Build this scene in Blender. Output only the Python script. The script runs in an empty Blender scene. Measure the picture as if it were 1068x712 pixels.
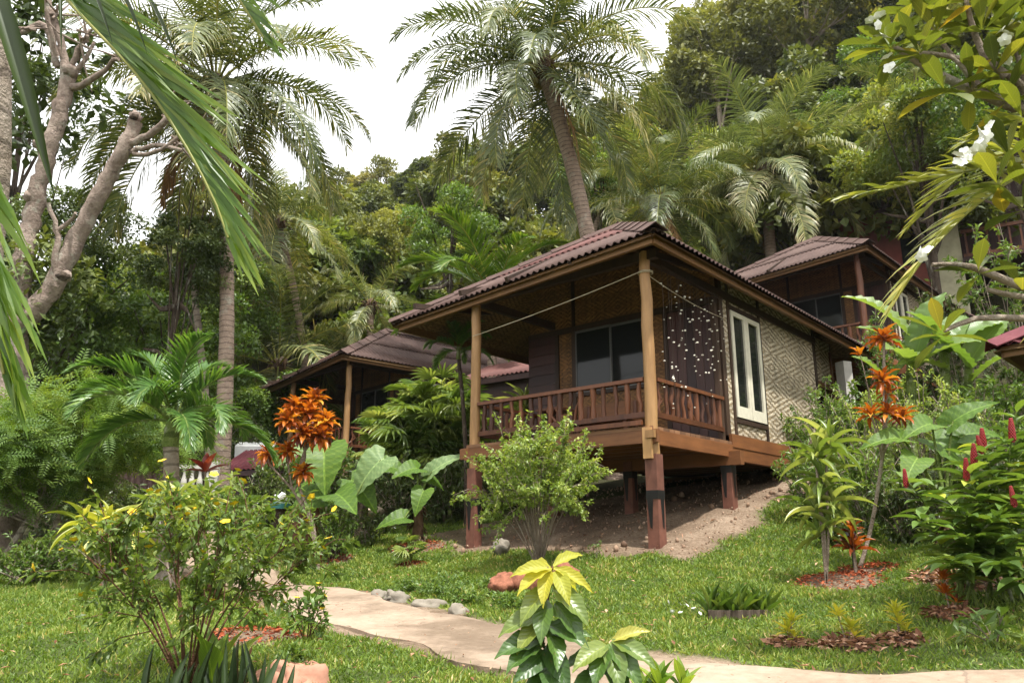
import bpy, math, random
import numpy as np
from mathutils import Vector, noise as mnoise
scene = bpy.context.scene
COL = scene.collection
rs = np.random.RandomState
PI = math.pi
# ------------------------------------------------------------------ camera model (used to read positions off the photograph)
FPX, PITCH = 800.0, math.radians(14.3)
cP, sP = math.cos(PITCH), math.sin(PITCH)
def P(u, v, Y):
    a = (u-534)/FPX; b = -(v-356)/FPX
    r = np.array([a, cP-b*sP, sP+b*cP]); return r/r[1]*Y
def PX(u, v, Y): return P(u, v, Y)[0]

# ------------------------------------------------------------------ object helpers
def link(o): COL.objects.link(o); return o
def tag(o, label=None, cat=None, group=None, kind=None):
    if label: o['label'] = label
    if cat: o['category'] = cat
    if group: o['group'] = group
    if kind: o['kind'] = kind
    return o
def thing(name, label, cat, loc=(0, 0, 0), rotz=0.0, group=None):
    o = link(bpy.data.objects.new(name, None)); o.empty_display_size = .2
    o.location = loc; o.rotation_euler = (0, 0, rotz)
    return tag(o, label, cat, group)
def dup(o, parent=None):
    c = link(o.copy()); c.parent = parent
    if parent is not None: c.matrix_parent_inverse = o.matrix_parent_inverse.copy()
    for ch in o.children: dup(ch, c)
    return c
def inst_obj(name, mesh, parent=None, loc=(0, 0, 0), rot=(0, 0, 0), s=1.0):
    o = link(bpy.data.objects.new(name, mesh)); o.parent = parent
    o.location = loc; o.rotation_euler = rot
    o.scale = (s, s, s) if np.isscalar(s) else s
    return o

class MB:
    """collects vertices and faces with numpy and builds ONE mesh"""
    def __init__(s): s.V = []; s.F = []; s.R = []; s.M = []; s.S = []; s.n = 0; s.UV = []
    def add(s, v, f, rnd=0.5, mi=0, smooth=False, uv=None):
        v = np.asarray(v, float).reshape(-1, 3); f = np.asarray(f, int)
        if f.ndim == 1: f = f.reshape(1, -1)
        s.V.append(v); s.F.append(f + s.n); s.n += len(v); m = len(f)
        s.R.append(np.broadcast_to(np.asarray(rnd, float), (m,)).copy())
        s.M.append(np.broadcast_to(np.asarray(mi, int), (m,)).copy()); s.S.append(np.full(m, smooth))
        s.UV.append(np.zeros((len(v), 2)) if uv is None else np.asarray(uv, float))
        return s
    def inst(s, tv, tf, O, A, rnd=0.5, mi=0, smooth=True, ft=None):
        """copies of a template: vertices tv @ A[i] + O[i]"""
        O = np.asarray(O, float).reshape(-1, 3); N = len(O)
        if N == 0: return s
        v = np.einsum('ki,nij->nkj', tv, A) + O[:, None, :]
        k = len(tv); f = (np.asarray(tf)[None] + (np.arange(N)*k)[:, None, None]).reshape(-1, np.shape(tf)[1])
        r = np.repeat(np.broadcast_to(np.asarray(rnd, float), (N,)), len(tf))
        if ft is not None: r = np.clip(r+np.tile(ft, N), 0, 1)
        return s.add(v.reshape(-1, 3), f, r, mi, smooth, np.tile(np.asarray(tv)[:, :2], (N, 1)) if s.leafuv else None)
    leafuv = True
    def mesh(s, name, mats):
        me = bpy.data.meshes.new(name)
        V = np.concatenate(s.V); nl = [f.size for f in s.F]
        me.vertices.add(len(V)); me.vertices.foreach_set('co', V.astype(np.float32).ravel())
        L = np.concatenate([f.ravel() for f in s.F]); cnt = np.concatenate([np.full(len(f), f.shape[1]) for f in s.F])
        me.loops.add(len(L)); me.loops.foreach_set('vertex_index', L.astype(np.int32))
        me.polygons.add(len(cnt)); st = np.concatenate([[0], np.cumsum(cnt)[:-1]])
        me.polygons.foreach_set('loop_start', st.astype(np.int32))
        me.polygons.foreach_set('material_index', np.concatenate(s.M).astype(np.int32))
        me.polygons.foreach_set('use_smooth', np.concatenate(s.S))
        a = me.attributes.new('rnd', 'FLOAT', 'FACE'); a.data.foreach_set('value', np.concatenate(s.R).astype(np.float32))
        uv = np.concatenate(s.UV)
        if np.any(uv): 
            l = me.uv_layers.new(name='UVMap'); l.data.foreach_set('uv', uv[L].astype(np.float32).ravel())
        for m in (mats if isinstance(mats, (list, tuple)) else [mats]): me.materials.append(m)
        me.update(calc_edges=True); me.validate(); return me
    def build(s, name, mats, parent=None, loc=(0, 0, 0), rot=(0, 0, 0)):
        return inst_obj(name, s.mesh(name, mats), parent, loc, rot)
    # ---- shapes
    def box(s, a, b, mi=0, rnd=.5, uv=False):
        x0, y0, z0 = np.minimum(a, b); x1, y1, z1 = np.maximum(a, b)
        v = [(x0,y0,z0),(x1,y0,z0),(x1,y1,z0),(x0,y1,z0),(x0,y0,z1),(x1,y0,z1),(x1,y1,z1),(x0,y1,z1)]
        f = [(0,3,2,1),(4,5,6,7),(0,1,5,4),(1,2,6,5),(2,3,7,6),(3,0,4,7)]
        return s.add(v, f, rnd, mi)
    def bar(s, p, q, w, h, mi=0, rnd=.5, up=(0, 0, 1)):
        """rectangular bar from p to q"""
        p = np.array(p, float); q = np.array(q, float); d = (q-p)/np.linalg.norm(q-p)
        x = np.cross(d, up); x /= np.linalg.norm(x)+1e-9; y = np.cross(x, d)
        v = [c+x*i*w/2+y*j*h/2 for c in (p, q) for i, j in ((-1,-1),(1,-1),(1,1),(-1,1))]
        return s.add(v, [(0,1,2,3)[::-1],(4,5,6,7),(0,1,5,4),(1,2,6,5),(2,3,7,6),(3,0,4,7)], rnd, mi)
    def tube(s, pts, rad, n=8, mi=0, rnd=.5, cap=True, smooth=True):
        pts = np.asarray(pts, float); m = len(pts); rad = np.broadcast_to(np.asarray(rad, float), (m,))
        T = np.gradient(pts, axis=0); T /= np.linalg.norm(T, axis=1)[:, None]+1e-12
        ref = np.array([0., 0, 1]) if abs(T[0][2]) < .9 else np.array([1., 0, 0])
        X = np.zeros((m, 3)); x = np.cross(T[0], ref)
        for i in range(m):
            x = x - T[i]*(x@T[i]); x /= np.linalg.norm(x)+1e-12; X[i] = x
        Yv = np.cross(T, X); a = np.arange(n)*2*PI/n
        v = pts[:, None]+rad[:, None, None]*(np.cos(a)[None, :, None]*X[:, None]+np.sin(a)[None, :, None]*Yv[:, None])
        i = np.arange(m-1)[:, None]*n; j = np.arange(n)[None]; k = (j+1) % n
        f = np.stack([i+j, i+k, i+n+k, i+n+j], -1).reshape(-1, 4)
        L = np.concatenate([[0], np.cumsum(np.linalg.norm(np.diff(pts, axis=0), axis=1))])
        uv = np.stack([np.broadcast_to(a[None]/(2*PI), (m, n)), np.broadcast_to(L[:, None], (m, n))], -1).reshape(-1, 2)
        s.add(v.reshape(-1, 3), f, rnd, mi, smooth, uv)
        if cap and n > 2:
            s.add(v[0], [tuple(range(n))[::-1]], rnd, mi); s.add(v[-1], [tuple(range(n))], rnd, mi)
        return s
    def ball(s, c, r, mi=0, rnd=.5, n=10, m=7, jit=0, seed=0):
        th = np.linspace(0, PI, m); ph = np.arange(n)*2*PI/n
        v = np.stack([np.sin(th)[:, None]*np.cos(ph), np.sin(th)[:, None]*np.sin(ph), np.broadcast_to(np.cos(th)[:, None], (m, n))], -1).reshape(-1, 3)
        if jit: 
            R = rs(seed); q = R.uniform(-3, 3, 3)
            v = v*np.array([1+jit*mnoise.noise(Vector(p*1.7+q)) for p in v])[:, None]
        i = np.arange(m-1)[:, None]*n; j = np.arange(n)[None]; k = (j+1) % n
        f = np.stack([i+j, i+n+j, i+n+k, i+k], -1).reshape(-1, 4)
        return s.add(v*np.asarray(r)+np.asarray(c), f, rnd, mi, True)

def nrm(a): return a/(np.linalg.norm(a, axis=-1, keepdims=True)+1e-12)
def frames(d, up=(0, 0, 1), ln=1., wd=1., roll=None):
    """rows x (along, scaled ln), y (across, scaled wd), z (normal, scaled ln)"""
    d = nrm(np.asarray(d, float).reshape(-1, 3)); N = len(d)
    up = np.broadcast_to(np.asarray(up, float), (N, 3))
    y = np.cross(up, d); bad = np.linalg.norm(y, axis=1) < 1e-3
    y[bad] = np.cross(np.array([1., .3, 0]), d[bad]); y = nrm(y); z = np.cross(d, y)
    if roll is not None:
        r = np.broadcast_to(roll, (N,)); c, q = np.cos(r)[:, None], np.sin(r)[:, None]
        y, z = y*c+z*q, z*c-y*q
    ln = np.broadcast_to(np.asarray(ln, float), (N,))[:, None]; wd = np.broadcast_to(np.asarray(wd, float), (N,))[:, None]
    return np.stack([d*ln, y*wd, z*ln], 1)

# ------------------------------------------------------------------ leaf templates (length 1 along x, width 1 across y)
def blade(prof, n=6, droop=.25, fold=.15, wave=0., tip=0., pow_=1.6, cols=3):
    """a leaf blade: width profile prof(t), arching down by droop, folded along its midrib"""
    t = np.linspace(0, 1, n+1); w = np.array([prof(x) for x in t])
    ang = -droop*1.8*t**pow_; dx = np.cos(ang)/n; dz = np.sin(ang)/n
    x = np.concatenate([[0], np.cumsum(dx[:-1])]); z = np.concatenate([[0], np.cumsum(dz[:-1])])
    V = []
    cs = np.linspace(-1, 1, cols)
    for i in range(n+1):
        for c in cs:
            V.append((x[i]-tip*abs(c)*0, c*w[i]*.5, z[i]+abs(c)*w[i]*.5*fold+wave*math.sin(i*2.3+c*2)*abs(c)))
    f = []
    for i in range(n):
        for j in range(cols-1):
            a = i*cols+j; f.append((a, a+cols, a+cols+1, a+1))
    return np.array(V), np.array(f)
ovate = lambda t: max(.02, math.sin(PI*min(1, t*.98+.02)**.8))
lance = lambda t: max(.02, math.sin(PI*t**.75)**.9)
strap = lambda t: max(.03, min(1, t*6+.35)*(1-t**3.2))
obov = lambda t: max(.03, math.sin(PI*t**1.5)**.8)
LEAF = (np.array([(0,0,0),(.5,.5,.06),(.5,0,-.02),(.5,-.5,.06),(1,0,-.14)], float), np.array([(0,2,1,1),(0,3,2,2),(2,4,1,1),(2,3,4,4)]))
LEAF = (LEAF[0], np.array([(0,3,2),(0,2,1),(3,4,2),(2,4,1)]))
CARD = (np.array([(0,0,0),(.45,-.5,.05),(1,0,-.1),(.55,.5,.05)], float), np.array([(0,1,2,3)]))
BL_OV = blade(ovate, 5, .22, .18); BL_LAN = blade(lance, 6, .3, .2); BL_STR = blade(strap, 7, .55, .22)
BL_STIFF = blade(strap, 5, .12, .3); BL_OB = blade(obov, 6, .18, .12)

# ------------------------------------------------------------------ materials
def mat(name): 
    m = bpy.data.materials.new(name); m.use_nodes = True; nt = m.node_tree
    b = nt.nodes['Principled BSDF']; return m, nt, b
def N(nt, typ, **kw):
    n = nt.nodes.new(typ)
    for k, v in kw.items():
        if k in ('ins',):
            for i, x in v.items():
                if hasattr(x, 'is_output') or isinstance(x, bpy.types.NodeSocket): nt.links.new(x, n.inputs[i])
                else: n.inputs[i].default_value = x
        else: setattr(n, k, v)
    return n
def ramp(nt, fac, stops, interp='LINEAR'):
    r = nt.nodes.new('ShaderNodeValToRGB'); r.color_ramp.interpolation = interp
    e = r.color_ramp.elements
    while len(e) < len(stops): e.new(.5)
    for k, (p, c) in zip(e, stops): k.position = p; k.color = (*c, 1) if len(c) == 3 else c
    nt.links.new(fac, r.inputs[0]); return r.outputs[0]
def math_(nt, op, a, b=0.0, c=None):
    ins = {0: a, 1: b}
    if c is not None: ins[2] = c
    return N(nt, 'ShaderNodeMath', operation=op, ins=ins).outputs[0]
def mixc(nt, fac, a, b, blend='MIX'):
    n = nt.nodes.new('ShaderNodeMix'); n.data_type = 'RGBA'; n.blend_type = blend
    for i, x in ((0, fac), (6, a), (7, b)):
        if isinstance(x, bpy.types.NodeSocket): nt.links.new(x, n.inputs[i])
        else: n.inputs[i].default_value = (*x, 1) if isinstance(x, tuple) and len(x) == 3 else x
    return n.outputs[2]
def coord(nt, which='Object', scale=None):
    o = nt.nodes.new('ShaderNodeTexCoord').outputs[which]
    if scale is not None:
        mp = N(nt, 'ShaderNodeMapping', ins={0: o}); mp.inputs['Scale'].default_value = scale if not np.isscalar(scale) else (scale,)*3
        o = mp.outputs[0]
    return o
def noise(nt, vec, scale, detail=4, rough=.55, out=0):
    return N(nt, 'ShaderNodeTexNoise', ins={'Vector': vec, 'Scale': scale, 'Detail': detail, 'Roughness': rough}).outputs[out]
def bump(nt, b, h, strength=.4, dist=.02):
    n = N(nt, 'ShaderNodeBump', ins={'Height': h, 'Strength': strength, 'Distance': dist}); nt.links.new(n.outputs[0], b.inputs['Normal'])

def leafmat(name, stops, rough=.45, trans=.3, spec=.45, objvar=.0, tmul=1.5, gain=(1.5, 1.34, 1.25), veins=None):
    """leaf: colour by the per-leaf random value, part of the light passes through"""
    m, nt, b = mat(name)
    at = N(nt, 'ShaderNodeAttribute', attribute_name='rnd').outputs['Fac']
    nz = noise(nt, coord(nt, 'Object'), 3.0, 2)
    f = math_(nt, 'ADD', at, math_(nt, 'MULTIPLY', math_(nt, 'SUBTRACT', nz, .5), .35))
    if objvar:
        oi = N(nt, 'ShaderNodeObjectInfo').outputs['Random']
        f = math_(nt, 'ADD', f, math_(nt, 'MULTIPLY', math_(nt, 'SUBTRACT', oi, .5), objvar))
    c = ramp(nt, f, [(p, tuple(min(.9, x*g) for x, g in zip(q, gain))) for p, q in stops])
    if veins:   # midrib, side veins and a few brown blemishes
        nv, sl_, st = veins
        s = N(nt, 'ShaderNodeSeparateXYZ', ins={0: N(nt, 'ShaderNodeUVMap', uv_map='UVMap').outputs[0]}); av = math_(nt, 'ABSOLUTE', s.outputs[1])
        fr = math_(nt, 'FRACT', math_(nt, 'SUBTRACT', math_(nt, 'MULTIPLY', s.outputs[0], nv), math_(nt, 'MULTIPLY', av, sl_)))
        tri = math_(nt, 'ABSOLUTE', math_(nt, 'SUBTRACT', fr, .5)); lat = math_(nt, 'GREATER_THAN', tri, .44); mid = math_(nt, 'LESS_THAN', av, .022)
        k = math_(nt, 'MAXIMUM', math_(nt, 'MULTIPLY', lat, st), math_(nt, 'MULTIPLY', mid, min(1, st*2)))
        c = mixc(nt, k, c, mixc(nt, 1.0, c, (1.9, 1.75, 1.7), 'MULTIPLY'))
        sp = N(nt, 'ShaderNodeMapRange', ins={0: noise(nt, coord(nt), 38., 3, .6), 1: .67, 2: .73, 3: 0., 4: .75}).outputs[0]
        c = mixc(nt, sp, c, (.13, .085, .03)); bump(nt, b, math_(nt, 'MULTIPLY', math_(nt, 'MAXIMUM', math_(nt, 'MULTIPLY', tri, 1.2), mid), 1.0), .35, .004)
        nt.links.new(math_(nt, 'ADD', rough-.08, math_(nt, 'MULTIPLY', noise(nt, coord(nt), 14., 3), .3)), b.inputs['Roughness'])
    nt.links.new(c, b.inputs['Base Color'])
    if not veins: b.inputs['Roughness'].default_value = rough
    b.inputs['Specular IOR Level'].default_value = spec
    t = nt.nodes.new('ShaderNodeBsdfTranslucent')
    nt.links.new(mixc(nt, 1.0, c, (1.2*tmul, 1.15*tmul, .5*tmul), 'MULTIPLY'), t.inputs[0])
    mx = N(nt, 'ShaderNodeMixShader', ins={0: trans}); nt.links.new(b.outputs[0], mx.inputs[1]); nt.links.new(t.outputs[0], mx.inputs[2])
    nt.links.new(mx.outputs[0], nt.nodes['Material Output'].inputs[0]); return m

def woodmat(name, base, dark, rough=.6, scale=(3, 3, 3), stretch=.12, axis=2, contrast=1., spec=.3, bumps=.3):
    m, nt, b = mat(name)
    sc = [18., 18., 18.]; sc[axis] *= stretch
    v = coord(nt, 'Object', tuple(sc)); n1 = noise(nt, v, 1.0, 6, .65); n2 = noise(nt, coord(nt), 1.6, 3)
    at = N(nt, 'ShaderNodeAttribute', attribute_name='rnd').outputs['Fac']
    f = math_(nt, 'ADD', math_(nt, 'MULTIPLY', n1, .6*contrast), math_(nt, 'ADD', math_(nt, 'MULTIPLY', n2, .4), math_(nt, 'MULTIPLY', math_(nt, 'SUBTRACT', at, .5), .5)))
    c = ramp(nt, f, [(.3, dark), (.62, base), (.85, tuple(min(1, x*1.35) for x in base))])
    nt.links.new(c, b.inputs['Base Color']); b.inputs['Roughness'].default_value = rough; b.inputs['Specular IOR Level'].default_value = spec
    bump(nt, b, n1, bumps, .01); return m
def plain(name, colr, rough=.6, var=.3, scale=6., spec=.3, bumps=.15):
    m, nt, b = mat(name); n1 = noise(nt, coord(nt), scale, 6, .6)
    c = ramp(nt, n1, [(.25, tuple(x*(1-var) for x in colr)), (.75, tuple(min(1, x*(1+var)) for x in colr))])
    nt.links.new(c, b.inputs['Base Color']); b.inputs['Roughness'].default_value = rough; b.inputs['Specular IOR Level'].default_value = spec
    bump(nt, b, n1, bumps, .02); return m
# ------------------------------------------------------------------ terrain
# main bungalow frame: origin = foot of its near post, x to the right along the porch front, y to the back
H0 = np.array([1.836, 10.0]); HA = -math.radians(41.1)
HX = np.array([math.cos(HA), math.sin(HA)]); HY = np.array([-math.sin(HA), math.cos(HA)])
def h2w(x, y): return H0 + x*HX + y*HY
def w2h(X, Y): dx = X-H0[0]; dy = Y-H0[1]; return dx*HX[0]+dy*HX[1], dx*HY[0]+dy*HY[1]

GC = [(494,570,12.12),(686,570,10),(762,530,11.54),(830,500,13.2),(845,480,14.8),(345,580,12),(435,566,12.4),(330,565,13.2),
      (400,532,17),(420,510,19),(60,640,7),(0,622,8.6),(100,603,10.5),(10,582,11.5),(180,606,9),(0,712,4.6),(150,712,4.4),(300,712,4.3),(250,650,6.2),
      (284,600,11),(350,615,9.2),(394,623,8.2),(462,640,7.1),(520,655,6.5),(600,672,5.9),(700,687,5.4),(814,699,5.0),(924,710,4.7),(1068,703,4.6),(1250,690,4.6),
      (268,613,10.2),(350,637,7.6),(380,658,6.5),(500,688,5.3),(580,712,4.7),
      (430,606,9.4),(490,612,8.9),(540,606,8.7),(640,600,8.6),(600,640,7.0),
      (870,605,7.8),(895,590,8.4),(775,643,6.6),(820,672,5.8),(885,674,5.6),(938,668,5.6),(990,640,6.2),(1060,640,6.1),(1000,575,8),(930,560,9.4),(1068,560,8.4),
      (840,540,10.8),(1000,500,11.5),(200,560,12.5),(80,560,14.5),(260,545,15.5)]
GP = [tuple(P(*g)) for g in GC] + [(-3,2,-1.15),(0,2,-1.15),(3,2,-1.15),(-8,2,-1.2),(8,2,-1.0),(-3,-4,-1.6),(3,-4,-1.6),(-12,-6,-1.8),(12,-6,-1.6),
      (1.5,3.2,-.98),(-1.5,3.2,-.98),(4.5,3.2,-.9),
      (2,17,1.0),(5,19,1.5),(0,21,1.4),(9,14,1.9),(10,18,2.6),(6,24,3.0),(14,24,4.5),(-5,23,1.2),(-14,20,.3),(-14,12,-.2),(-14,28,.8),(0,28,2.4),(10,28,5),(20,26,6),(15,10,1.2),(14,5,-.3),(20,16,3.0),
      (-25,20,.3),(-25,8,-.6),(28,8,1.5),(28,20,4.5),(-30,-4,-1.5),(30,-4,-1)]
GP = np.array(GP)
def _tps(pts, val, reg):
    n = len(pts); d = np.linalg.norm(pts[:, None]-pts[None], axis=-1)
    K = np.where(d > 0, d*d*np.log(d+1e-9), 0)+reg*np.eye(n); Q = np.c_[np.ones(n), pts]
    A = np.block([[K, Q], [Q.T, np.zeros((3, 3))]]); return np.linalg.solve(A, np.r_[val, 0, 0, 0])
_W = _tps(GP[:, :2], GP[:, 2], .25)
def base_z(X, Y):
    X = np.asarray(X, float); Y = np.asarray(Y, float); sh = X.shape
    q = np.stack([X.ravel(), Y.ravel()], -1); out = np.empty(len(q))
    for i in range(0, len(q), 20000):
        d = np.linalg.norm(q[i:i+20000, None]-GP[None, :, :2], axis=-1)
        out[i:i+20000] = np.where(d > 0, d*d*np.log(d+1e-9), 0)@_W[:-3]+_W[-3]+q[i:i+20000]@_W[-2:]
    return out.reshape(sh)
_AZ = np.radians([-70,-40,-33,-24,-16,-12,-3,3,8,12,16,22,33,50,80]); _EL = np.tan(np.radians([4,5,6,10,19,22,23,24,26,28,33,37,38,34,25]))
def smooth(a, lo, hi): t = np.clip((a-lo)/(hi-lo), 0, 1); return t*t*(3-2*t)
def ground_z(X, Y):
    X = np.asarray(X, float); Y = np.asarray(Y, float); R = np.hypot(X, Y); az = np.arctan2(X, np.maximum(Y, .01))
    az = np.where(Y < 0, np.sign(X)*1.5, az)
    b = base_z(np.clip(X, -30, 30), np.clip(Y, -6, 29))
    el = np.interp(az, _AZ, _EL)*np.where(Y < 0, 0, 1)
    crest = 92.0; hz = np.where(R < crest, 2.0+(R-26)/(crest-26)*(crest*el-2.0), crest*el+(R-crest)*.03)
    hz = hz+1.2*np.sin(X*.11+1)*np.cos(Y*.09)*smooth(R, 30, 50)
    k = smooth(R, 24, 36); return b*(1-k)+hz*k
def gz(x, y): return float(ground_z(np.array([x]), np.array([y]))[0])
def G(u, v, Y):
    """ground point below the photograph position (u, v) at depth Y"""
    q = P(u, v, Y); return np.array([q[0], q[1], gz(q[0], q[1])])

# garden path: its upper (far) edge and width
PATH_E = np.array([P(*g)[:2] for g in [(200,585,14.5),(250,592,12.4),(284,600,11),(350,615,9.2),(394,623,8.2),(462,640,7.1),(520,655,6.5),(600,672,5.9),(700,687,5.4),(814,699,5.0),(924,709,4.72),(1068,702,4.62),(1250,690,4.6)]])
def resample(p, step):
    d = np.r_[0, np.cumsum(np.linalg.norm(np.diff(p, axis=0), axis=1))]
    # Catmull-Rom
    out = []
    for i in range(len(p)-1):
        p0, p1, p2, p3 = p[max(i-1, 0)], p[i], p[i+1], p[min(i+2, len(p)-1)]
        for t in np.linspace(0, 1, max(2, int((d[i+1]-d[i])/step)), endpoint=False):
            out.append(.5*((2*p1)+(-p0+p2)*t+(2*p0-5*p1+4*p2-p3)*t*t+(-p0+3*p1-3*p2+p3)*t**3))
    out.append(p[-1]); return np.array(out)
PE = resample(PATH_E, .12)
_t = nrm(np.gradient(PE, axis=0)); PNRM = np.stack([_t[:, 1], -_t[:, 0]], -1)   # to the near side
PNRM *= np.where(PNRM[:, 1:2] > 0, -1, 1)
PW = 1.04
PMID = PE+PNRM*PW*.5
def path_dist(X, Y):
    X = np.asarray(X, float).ravel(); Y = np.asarray(Y, float).ravel(); out = np.empty(len(X))
    for i in range(0, len(X), 20000):
        out[i:i+20000] = np.min(np.hypot(X[i:i+20000, None]-PMID[None, :, 0], Y[i:i+20000, None]-PMID[None, :, 1]), axis=1)
    return out
MULCH = [(875,612,7.75,.42),(905,600,8.1,.3),(345,583,11.8,.34),(435,574,12.2,.45),(428,592,11.0,.22),(822,674,5.75,.15),(884,677,5.6,.19),(938,669,5.6,.15),(995,642,6.2,.2),(1010,600,7.2,.5),(265,660,5.7,.35)]
MUL = [(*G(u, v, Y)[:2], r) for u, v, Y, r in MULCH]
def vnoise(X, Y, s, seed=0): return np.array([mnoise.noise(Vector((x*s+seed*7.3, y*s-seed*3.1, seed))) for x, y in zip(np.ravel(X), np.ravel(Y))])
def soil(X, Y):
    """1 = bare earth, 0 = lawn"""
    X = np.ravel(X); Y = np.ravel(Y); hx, hy = w2h(X, Y)
    n = vnoise(X, Y, 1.1, 1)*.35+vnoise(X, Y, 4.0, 2)*.16
    # bare slope under the main bungalow and the strip in front of its right wall
    e = np.minimum.reduce([hx+3.3, 0.72-hx, hy+.5, 8-hy]); k = smooth(e+n, -.12, .25)
    e2 = np.minimum.reduce([hx+4.6, -.2-hx, hy+.1, 8-hy]); k = np.maximum(k, .8*smooth(e2+n, -.1, .4))
    for mx, my, r in MUL: k = np.maximum(k, smooth(r-np.hypot(X-mx, Y-my)+n*.25, -.05, .1))
    k = np.maximum(k, smooth(.66-path_dist(X, Y)+n*.12, -.02, .08))
    k = np.maximum(k, .75*smooth(n+.02, .30, .45))
    return k

def axis(lo, hi, near_lo, near_hi, fine, grow=1.09):
    a = list(np.arange(near_lo, near_hi, fine)); st = fine
    while a[-1] < hi: st *= grow; a.append(a[-1]+st)
    st = fine
    while a[0] > lo: st *= grow; a.insert(0, a[0]-st)
    return np.array(a)
gx = axis(-260, 260, -8, 9, .09); gy = axis(-80, 330, 3.6, 13.5, .09)
GX, GY = np.meshgrid(gx, gy); GZ = ground_z(GX, GY)
nearm = (GX > -9) & (GX < 10) & (GY > 3) & (GY < 15)
SO = np.zeros(GX.shape); SO[nearm] = soil(GX[nearm], GY[nearm])
GZ[nearm] += SO[nearm]*(vnoise(GX[nearm], GY[nearm], 7, 8)*.02+vnoise(GX[nearm], GY[nearm], 3, 9)*.03)+(vnoise(GX[nearm], GY[nearm], 1.6, 5)*.035+vnoise(GX[nearm], GY[nearm], 6, 6)*.012)
far = smooth(np.hypot(GX, GY), 14.5, 17); SO = np.where(nearm, SO, 0); 
m_ground, nt, b = mat('lawn_and_earth')
so = N(nt, 'ShaderNodeAttribute', attribute_name='soil').outputs['Fac']; fo = N(nt, 'ShaderNodeAttribute', attribute_name='far').outputs['Fac']
n1 = noise(nt, coord(nt), 1.2, 6); n2 = noise(nt, coord(nt), 26., 5, .7); n3 = noise(nt, coord(nt), 70., 3, .6)
lawn = ramp(nt, n2, [(.3, (.035, .045, .014)), (.55, (.065, .09, .022)), (.75, (.11, .11, .04))])
earth = ramp(nt, math_(nt, 'ADD', math_(nt, 'MULTIPLY', n1, .4), math_(nt, 'ADD', math_(nt, 'MULTIPLY', n2, .35), math_(nt, 'MULTIPLY', n3, .25))), [(.36, (.07, .046, .03)), (.5, (.185, .13, .088)), (.62, (.33, .25, .18))])
litter = ramp(nt, n2, [(.3, (.02, .018, .010)), (.6, (.05, .05, .02)), (.8, (.09, .075, .04))])
c = mixc(nt, so, lawn, earth); c = mixc(nt, fo, c, litter)
nt.links.new(c, b.inputs['Base Color']); b.inputs['Roughness'].default_value = .95; b.inputs['Specular IOR Level'].default_value = .15
bump(nt, b, math_(nt, 'ADD', n2, math_(nt, 'MULTIPLY', n3, .5)), .8, .04)
g = MB(); ny, nx = GX.shape
i = np.arange(ny-1)[:, None]*nx+np.arange(nx-1)[None]
g.add(np.stack([GX, GY, GZ], -1), np.stack([i, i+1, i+nx+1, i+nx], -1).reshape(-1, 4), .5, 0, True)
gm = g.mesh('ground', m_ground)
a = gm.attributes.new('soil', 'FLOAT', 'POINT'); a.data.foreach_set('value', SO.ravel().astype(np.float32))
a = gm.attributes.new('far', 'FLOAT', 'POINT'); a.data.foreach_set('value', far.ravel().astype(np.float32))
tag(inst_obj('ground', gm), kind='structure')

# concrete path slab following the slope
m_path, nt, b = mat('path_concrete')
n1 = noise(nt, coord(nt), 1.3, 5); n2 = noise(nt, coord(nt), 14., 6, .65); n3 = noise(nt, coord(nt), 90., 3)
c = ramp(nt, math_(nt, 'ADD', math_(nt, 'MULTIPLY', n1, .5), math_(nt, 'MULTIPLY', n2, .5)), [(.28, (.19, .132, .088)), (.5, (.30, .222, .158)), (.72, (.38, .295, .22))])
vor = N(nt, 'ShaderNodeTexVoronoi', feature='DISTANCE_TO_EDGE', ins={'Vector': coord(nt), 'Scale': .55}).outputs[0]
crack = math_(nt, 'LESS_THAN', math_(nt, 'ADD', vor, math_(nt, 'MULTIPLY', math_(nt, 'SUBTRACT', n2, .5), .06)), .004)
st_ = ramp(nt, noise(nt, coord(nt), .9, 7, .7), [(.38, (.50, .47, .42)), (.50, (.86, .85, .83)), (.60, (1, 1, 1))]); c = mixc(nt, 1.0, c, st_, 'MULTIPLY'); c = mixc(nt, math_(nt, 'MULTIPLY', crack, .6), c, (.14, .10, .07))
nt.links.new(c, b.inputs['Base Color']); b.inputs['Roughness'].default_value = .85; bump(nt, b, math_(nt, 'ADD', n2, n3), .35, .015)
g = MB(); cr = np.linspace(0, 1, 11); R = rs(3); V = []
for k, (e, nn) in enumerate(zip(PE, PNRM)):
    w = PW+.07*math.sin(k*.31)+.05*math.sin(k*.83+1); o = .05*math.sin(k*.27+2)+.03*math.sin(k*.9)
    for j, c_ in enumerate(cr): V.append((*(e+nn*(o+w*c_)), 0))
V = np.array(V); Zp = ground_z(V[:, 0], V[:, 1]).reshape(len(PE), -1)
Zs = Zp.copy()
for _ in range(6): Zs[1:-1] = (Zs[:-2]+Zs[1:-1]*2+Zs[2:])/4
edge = np.minimum(cr, 1-cr); V[:, 2] = (np.maximum(Zs, Zp-.02)+.022+.012*np.minimum(1, edge*12)[None]).ravel()
nxp = len(cr); i = np.arange(len(PE)-1)[:, None]*nxp+np.arange(nxp-1)[None]
g.add(V, np.stack([i, i+1, i+nxp+1, i+nxp], -1).reshape(-1, 4), .5, 0, True)
for j in (0, nxp-1):
    a = V.reshape(len(PE), nxp, 3)[:, j]; lo = a.copy(); lo[:, 2] -= .16; k = np.arange(len(PE)-1)
    g.add(np.r_[a, lo], np.stack([k, k+1, k+1+len(PE), k+len(PE)], -1))
tag(g.build('garden_path', m_path), kind='structure')
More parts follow.
